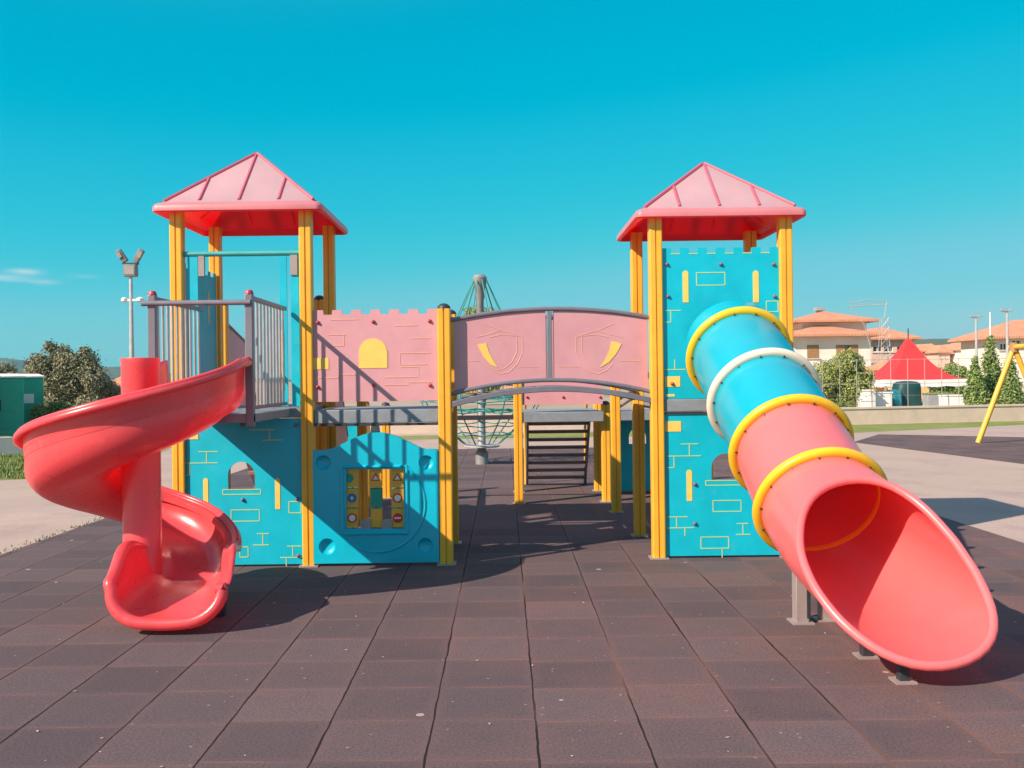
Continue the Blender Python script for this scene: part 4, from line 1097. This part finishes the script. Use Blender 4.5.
# low ochre service buildings behind the fence
house('outbuilding', 'low ochre outbuilding under the red tent with a pale roof', 918, 966, 62, 5, 376, .5, [(936,944,389,396,0)], M['ochre'], [], .3)
house('outbuilding', 'small ochre building with a dark doorway behind the tent poles', 892, 912, 66, 4, 370, .5, [(899,905,371,381,0)], M['ochre'], [], .3)
house('outbuilding', 'yellow low building left of the dark tarpaulin', 864, 888, 60, 4, 388, .4, [], M['ochre'], [], .25)
house('house', 'small pale house with pink roof left of the spiral slide column', 113, 140, 70, 6, 387, .9, [(114,119,390,398,0)], M['plaster'], [], .6)
for i, (a, c, pz, Y) in enumerate(((918,930,352,190),(929,939,351,200),(938,950,353,185),(949,960,352,205),(959,968,351,195),(967,980,350,180))):
    house('far_house', ['first far house right of the tent peak, in the row below the hills','second far house from the tent peak, in the row below the hills','third far house from the tent peak, in the row below the hills','third far house from the right end of the row below the hills','second far house from the right end of the row below the hills','last far house of the row below the hills, near the orange roofed house'][i], a, c, Y, 10, pz, 1.4, [(a+2,a+4,pz+3,pz+6,0),(c-5,c-3,pz+3,pz+6,0)], [M['rosewall'],M['plaster']][i%2], [], .5)
for i, (a, c, pz, Y) in enumerate(((455,473,393,75),(474,492,390,78),(494,516,394,74))):
    house('far_house', ['left far white house seen through the rope net','middle far white house seen through the rope net','right far white house seen through the rope net'][i], a, c, Y, 8, pz, 1.2, [(a+3,a+7,pz+5,pz+10,0),(c-7,c-3,pz+5,pz+10,0)], [M['plaster'],M['rosewall'],M['plaster']][i], [], .5)

# ================================================================== RED TENT
Yt = 50
TN = thing('gazebo_tent', 'red peaked canopy tent with white valance standing before the houses', 'tent', (PX(911,400,Yt)[0], Yt+2, 0))
cyt = Yt+2; cx_ = PX(908.5, 362, cyt)[0]; hw = 2.12; ze = PX(905, 379, Yt)[1]; zp = PX(907, 335, cyt)[1]
def tent_ring(f):
    h_ = hw*f; z_ = ze + (zp-ze)*((1-f)**2.0 if f < 1 else 0)
    pts = []
    for k in range(4):
        (ax_, ay_), (bx_, by__) = [((-1,-1),(1,-1)),((1,-1),(1,1)),((1,1),(-1,1)),((-1,1),(-1,-1))][k]
        for j in range(8):
            t = j/8; sag = -.10*math.sin(math.pi*t)*f
            pts.append(Vector((cx_ + h_*(ax_+(bx_-ax_)*t), cyt + h_*(ay_+(by__-ay_)*t), z_ + sag*(1-f*.7))))
    return pts
b = MB(); b.loft([tent_ring(f) for f in (1,.9,.8,.7,.6,.5,.4,.3,.2,.12,.05)], True, False, True); b.build('canopy', M['tent'], TN, smooth=40, solid=.02)
b = MB(); r1 = tent_ring(1.0); 
for p in r1: p.x = cx_ + (p.x-cx_)*1.004; p.y = cyt + (p.y-cyt)*1.004
b.loft([[p + Vector((0,0,-.02)) for p in r1], [p + Vector((0,0,-.36 - .05*(i % 2))) for i, p in enumerate(r1)]], True); b.build('valance', M['white'], TN, smooth=0, solid=.015)
for sx, sy in ((-1,-1),(1,-1),(1,1),(-1,1)):
    b = MB(); b.box(cx_+sx*(hw-.06)-.04, cx_+sx*(hw-.06)+.04, cyt+sy*(hw-.06)-.04, cyt+sy*(hw-.06)+.04, 0, ze-.02); b.build('leg', M['steel'], TN)
b = MB(); b.tube([(cx_, cyt, zp-.2), (cx_, cyt, zp+.35)], .03, 6); b.build('finial', M['dark'], TN)
# tarpaulin covered stall
def blob(b, c, sx, sy, sz, seed, top=.75):
    rnd = random.Random(seed); n_ = 20; rings = []
    ph = [rnd.uniform(0,6.28) for _ in range(4)]
    for f, z in ((1.08,0),(1.03,.25),(1.0,.5),(.97,.75),(.9,.92),(top,1.0),(.3,1.03)):
        r_ = []
        for k in range(n_):
            a = 2*math.pi*k/n_; q = max(abs(math.cos(a)), abs(math.sin(a)))
            w = f/q*(1+.05*math.sin(5*a+ph[0]+z*2)+.03*math.sin(9*a+ph[1]))
            w = min(w, f*1.25)
            r_.append(c + Vector((sx*w*math.cos(a)*.9, sy*w*math.sin(a)*.9, sz*z)))
        rings.append(r_)
    b.loft(rings, True, True, True)
g = PX(907, 409, 48)[0]
TP = thing('covered_stall', 'dark green tarpaulin covered stall under the red tent', 'stall', (g, 48, 0))
b = MB(); blob(b, Vector((g,48,0)), .66, .6, 1.24, 3, .7); b.build('cover', M['tarp'], TP, smooth=45)
b = MB(); x_ = PX(893,405,47.6)[0]; blob(b, Vector((x_,47.6,0)), .34, .5, .85, 5, .5); b.build('side_flap', M['tarpblue'], TP, smooth=45)
# white boxes by the fence
for i, (px, py, w, h, Y, lab) in enumerate(((872,410,.85,.72,46,'white chest standing left of the dark green covered stall'),(952,411,.5,.55,46,'small white box at the right tent leg'),(866,411,.35,.85,45.5,'narrow white post box left of the white chest'),(938,410,.62,.62,47,'low grey counter with green top right of the dark green covered stall'))):
    x_, _ = PX(px, 405, Y); o = thing('storage_box', lab, 'box', (x_, Y, 0))
    b = MB(); b.box(x_-w, x_+w, Y-.3, Y+.3, .04, h); b.build('box_body', M['white'] if i < 3 else M['conc_grey'], o, bevel=.02)
    b = MB(); b.box(x_-w-.03, x_+w+.03, Y-.33, Y+.33, h+.002, h+.07); b.build('lid', M['white'] if i < 3 else M['leaf_hedge'], o, bevel=.01)

# ================================================================== FENCE
M['fence'] = mat('weathered_fence_wire', (.30,.30,.29,1), .6, .1, 6)
FN = thing('wire_fence', 'tall grey post and wire fence running behind the low wall past the tent', 'fence', (14, 44, 0))
xs = []
for px in range(806, 1080, 17):
    x, _ = PX(px, 400, 44.5); xs.append(x)
    b = MB(); b.tube([(x,44.5,0),(x,44.5,2.35)], .016, 6); b.build('fence_post', M['fence'], FN)
for z_ in (.08, 1.2, 2.3):
    b = MB(); b.tube([(xs[0],44.5,z_),(xs[-1],44.5,z_)], .012, 5); b.build('rail', M['fence'], FN)
b = MB()
for z_ in (.65,):
    b = MB(); b.tube([(xs[0],44.5,z_),(xs[-1],44.5,z_)], .005, 4); b.build('wire', M['fence'], FN)

# ================================================================== LAMPS AND MASTS
M['bolt_grey'] = mat('dull_lamp_metal', (.20,.19,.18,1), .5, .1, 6)
def floodlight():
    Y = 40; x, zt = PX(133, 268, Y); xb, _ = PX(137, 425, Y); x = xb-.18
    o = thing('floodlight_mast', 'slim grey floodlight mast with tilted lamps left of the slide balcony', 'floodlight', (x, Y, 0))
    b = MB(); b.tube([(x,Y,0),(x,Y,zt)], [.12,.065], 12); b.build('pole', M['steel'], o)
    b = MB(); b.box(x-.32, x+.32, Y-.09, Y+.09, zt+.145, zt+.21); b.build('cross_arm', M['dark'], o)
    b = MB(); b.box(x-.26, x+.26, Y-.16, Y+.16, zt-.36, zt+.14); l = b.build('floodlight', M['bolt_grey'], o, bevel=.03)
    b = MB(); b.box(x-.20, x+.20, Y-.175, Y-.161, zt-.28, zt+.08); b.build('lens', M['box_post'], l)
    for s in (-1, 1):
        b = MB(); b.beam((x+s*.20,Y,zt+.26), (x+s*.50,Y-.05,zt+.74), .24, .2, (0,1,0)); l = b.build('floodlight', M['bolt_grey'], o, bevel=.03)
        b = MB(); b.beam((x+s*.36,Y-.15,zt+.42), (x+s*.48,Y-.17,zt+.64), .16, .05, (0,1,0)); b.build('lens', M['box_post'], l)
    zz = PX(137, 300, Y)[1]
    b = MB(); b.beam((x-.28,Y,zz), (x+.42,Y,zz), .10, .08); b.lathe((x-.28,Y,zz-.1), [(.06,0),(.13,.06),(.13,.16),(.04,.22)], 10); b.lathe((x+.38,Y,zz-.1), [(.06,0),(.16,.06),(.16,.16),(.04,.22)], 10)
    b.build('camera_bracket', M['white'], o)
floodlight()
def mast(name, label, px, pyt, Y, r, head):
    x, zt = PX(px, pyt, Y); o = thing(name, label, 'street lamp' if head else 'flagpole', (x, Y, 0), None)
    b = MB(); b.tube([(x,Y,0),(x,Y,zt)], [r*1.4,r*.7], 8); b.build('pole', M['steel'] if head else M['white'], o)
    if head:
        b = MB(); b.beam((x-.03,Y,zt), (x-.42,Y,zt+.08), .20, .14); b.build('lamp_head', M['conc_grey'], o, bevel=.02)
        b = MB(); b.beam((x+.03,Y,zt), (x+.36,Y,zt+.08), .20, .14); b.build('lamp_head', M['conc_grey'], o, bevel=.02)
mast('street_lamp', 'grey street lamp left of the white flagpole', 976, 317, 66, .09, True)
mast('street_lamp', 'taller grey street lamp right of the white flagpole', 1007, 311, 62, .09, True)
mast('flagpole', 'thin white flagpole between the two street lamps', 990, 312, 64, .05, False)
# pale lattice ride frame beside the white house
Yf = 70
RD = thing('lattice_mast', 'pale lattice mast with a long cross arm standing between the white house and the tent', 'mast', (PX(884,400,Yf)[0], Yf, 0))
b = MB()
xm, zt = PX(884, 318, Yf); w_ = .35
for sx, sy in ((-1,-1),(1,-1),(1,1),(-1,1)): b.tube([(xm+sx*w_*1.4,Yf+sy*w_,0),(xm+sx*w_*.6,Yf+sy*w_*.5,zt)], .022, 5)
for k in range(9):
    z_ = zt*k/9; z2 = zt*(k+1)/9; f = 1.4-.8*k/9; f2 = 1.4-.8*(k+1)/9
    b.tube([(xm-w_*f,Yf-w_,z_),(xm+w_*f2,Yf-w_,z2)], .012, 4); b.tube([(xm+w_*f,Yf-w_,z_),(xm-w_*f2,Yf-w_,z2)], .012, 4)
b.build('lattice_post', M['steel'], RD)
b = MB(); pl, pr = P3(849,303,Yf), P3(887,301,Yf); pm = P3(868,300,Yf)
b.tube([pl, pm, pr], .03, 5); b.tube([pl+Vector((0,0,-.25)), pr+Vector((0,0,-.25))], .03, 5)
for k in range(8): t = k/7; q_ = pl.lerp(pr, t); b.tube([q_, q_ + Vector((.18,0,-.25))], .012, 4)
b.build('cross_arm', M['steel'], RD)
b = MB(); b.tube([pl, P3(864,324,Yf), P3(870,345,Yf), Vector((PX(872,400,Yf)[0], Yf, 0))], .022, 5); b.tube([pr, Vector((xm,Yf,zt)), ], .03, 5); b.tube([P3(860,301,Yf), P3(880,330,Yf)], .012, 4); b.build('stay', M['steel'], RD)

# ================================================================== HILLS
def ridge(name, pts, Y, m, depth=900):
    """rounded ridge: photo columns and rows at distance Y"""
    prof_ = []
    for i in range(len(pts)-1):
        for k in range(10):
            t = k/10; px = pts[i][0]+(pts[i+1][0]-pts[i][0])*t; s_ = t*t*(3-2*t); py = pts[i][1]+(pts[i+1][1]-pts[i][1])*s_
            x, z = PX(px, py, Y); prof_.append((x, z + random.uniform(-1,1)*Y*.0005))
    b = MB(); rings = []
    for x, z in prof_:
        rr_ = []
        for f in (0,.2,.4,.6,.8,1,1.25,1.6,2):
            h_ = math.sin(min(1,f)*math.pi/2)**1.3 if f <= 1 else math.cos((f-1)*math.pi/2)
            rr_.append(Vector((x*(1+.0*f), Y - depth*.5*(1-f), -3 + (z+3)*h_*(1+random.uniform(-.03,.03)*(f != 1)))))
        rings.append(rr_)
    b.loft(rings, False); return struct(b.build(name, m, None, smooth=60))
ridge('hills', [(-160,372),(-60,362),(0,358),(18,360),(40,368),(70,372),(100,371),(118,367),(150,372),(230,378),(330,381),(460,381)], 1500, M['hill'], 500)
ridge('hills', [(560,380),(760,362),(860,345),(915,340),(935,339),(960,340),(990,342),(1040,336),(1130,332),(1250,350)], 900, M['hill'], 500)

# ================================================================== CAMERA, SKY, SUN
cam = bpy.data.cameras.new('Camera'); cam.sensor_width = 36; cam.lens = F/1024*36; cam.clip_end = 9000; cam.clip_start = .05
co = bpy.data.objects.new('Camera', cam); COL.objects.link(co)
co.location = (0, 0, CH)
# picture centre is at (512,384); the straight-ahead point is (504,378)
cam.shift_x = 8/1024; cam.shift_y = -6/1024
co.rotation_euler = (Matrix.Rotation(R(90), 3, 'X') @ Matrix.Rotation(-ROLL, 3, 'Z')).to_euler()
scene.camera = co

SUN = Vector((1.0, .73, -.87)).normalized()
sl = bpy.data.lights.new('Sun', 'SUN'); sl.energy = 5.0; sl.angle = R(.5); sl.color = (1.0, .82, .68)
so_ = bpy.data.objects.new('Sun', sl); COL.objects.link(so_); so_.rotation_euler = SUN.to_track_quat('-Z', 'Y').to_euler(); so_.location = (-20, -15, 30)
w = bpy.data.worlds.new('World'); scene.world = w; w.use_nodes = True
nt = w.node_tree; bg = nt.nodes['Background']
sky = nt.nodes.new('ShaderNodeTexSky'); sky.sky_type = 'NISHITA'; sky.sun_disc = False
sky.sun_elevation = math.asin(-SUN.z); sky.sun_rotation = math.atan2(-SUN.x, -SUN.y) % (2*math.pi)
sky.air_density = 1.0; sky.dust_density = .6; sky.ozone_density = 1.0
def vmath(op, a, b):
    nd = nt.nodes.new('ShaderNodeVectorMath'); nd.operation = op
    nt.links.new(a, nd.inputs[0])
    if op == 'SCALE': nd.inputs['Scale'].default_value = b
    return nd.outputs[0]
cv = nt.nodes.new('ShaderNodeRGBCurve')          # film-like teal sky grade, with red added at the unseen zenith to warm shadows
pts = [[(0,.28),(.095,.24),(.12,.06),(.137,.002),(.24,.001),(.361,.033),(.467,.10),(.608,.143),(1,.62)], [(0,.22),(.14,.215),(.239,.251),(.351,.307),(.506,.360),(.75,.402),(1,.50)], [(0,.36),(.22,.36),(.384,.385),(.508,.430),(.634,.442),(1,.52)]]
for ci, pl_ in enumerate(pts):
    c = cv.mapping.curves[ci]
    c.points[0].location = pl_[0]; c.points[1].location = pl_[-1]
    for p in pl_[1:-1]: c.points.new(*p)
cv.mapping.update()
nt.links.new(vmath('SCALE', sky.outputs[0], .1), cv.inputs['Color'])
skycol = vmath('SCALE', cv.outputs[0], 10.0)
# two thin wisps of cloud low in the sky to the left
tc = nt.nodes.new('ShaderNodeTexCoord'); sp_ = nt.nodes.new('ShaderNodeSeparateXYZ'); nt.links.new(tc.outputs['Generated'], sp_.inputs[0])
def wm(op, a, b=0.0):
    nd = nt.nodes.new('ShaderNodeMath'); nd.operation = op
    for x, sck in ((a, nd.inputs[0]), (b, nd.inputs[1])):
        if isinstance(x, (int, float)): sck.default_value = x
        else: nt.links.new(x, sck)
    return nd.outputs[0]
az = wm('ARCTAN2', sp_.outputs[0], sp_.outputs[1]); el = wm('ARCSINE', sp_.outputs[2])
nz = nt.nodes.new('ShaderNodeTexNoise'); nz.inputs['Scale'].default_value = 45; nz.inputs['Detail'].default_value = 6
cmb = nt.nodes.new('ShaderNodeCombineXYZ'); nt.links.new(wm('MULTIPLY', az, .5), cmb.inputs[0]); nt.links.new(wm('MULTIPLY', el, 3.0), cmb.inputs[1]); nt.links.new(cmb.outputs[0], nz.inputs['Vector'])
tot = None
for a0, e0, wa, we, st_ in ((-.460, .1035, .013, .0026, 1.1), (-.487, .0982, .030, .0022, .7), (-.443, .0945, .012, .0022, .5), (-.470,.0955,.022,.0016,.35), (-.408,.101,.014,.002,.22)):
    d2 = wm('ADD', wm('POWER', wm('ABSOLUTE', wm('DIVIDE', wm('SUBTRACT', az, a0), wa)), 2.0), wm('POWER', wm('ABSOLUTE', wm('DIVIDE', wm('SUBTRACT', el, e0), we)), 2.0))
    g_ = wm('MULTIPLY', wm('POWER', 2.718, wm('MULTIPLY', d2, -1.0)), st_)
    tot = g_ if tot is None else wm('ADD', tot, g_)
msk = wm('MINIMUM', wm('MULTIPLY', tot, wm('MULTIPLY', nz.outputs['Fac'], 1.5)), .8)
mx = nt.nodes.new('ShaderNodeMix'); mx.data_type = 'RGBA'
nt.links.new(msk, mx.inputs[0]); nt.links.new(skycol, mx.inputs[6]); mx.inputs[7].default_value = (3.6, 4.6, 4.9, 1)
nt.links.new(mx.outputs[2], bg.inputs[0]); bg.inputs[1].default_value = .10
# thin air between here and the hills
b = MB(); b.box(-2700, 2700, -260, 2300, -1.2, 75)
hz = b.build('haze', [], None, smooth=0); tag(hz, kind='stuff')
hm = bpy.data.materials.new('thin_air'); hm.use_nodes = True; ht = hm.node_tree
for nd in list(ht.nodes):
    if nd.type == 'BSDF_PRINCIPLED': ht.nodes.remove(nd)
pv = ht.nodes.new('ShaderNodeVolumePrincipled'); pv.inputs['Density'].default_value = .00022; pv.inputs['Color'].default_value = (.35, .85, 1, 1); pv.inputs['Anisotropy'].default_value = .2
ht.links.new(pv.outputs[0], ht.nodes['Material Output'].inputs['Volume'])
hz.data.materials.append(hm)
scene.view_settings.view_transform = 'Standard'; scene.view_settings.look = 'None'; scene.view_settings.exposure = .7; scene.view_settings.gamma = 1
scene.render.engine = 'CYCLES'
try: scene.cycles.use_denoising = True
except Exception: pass
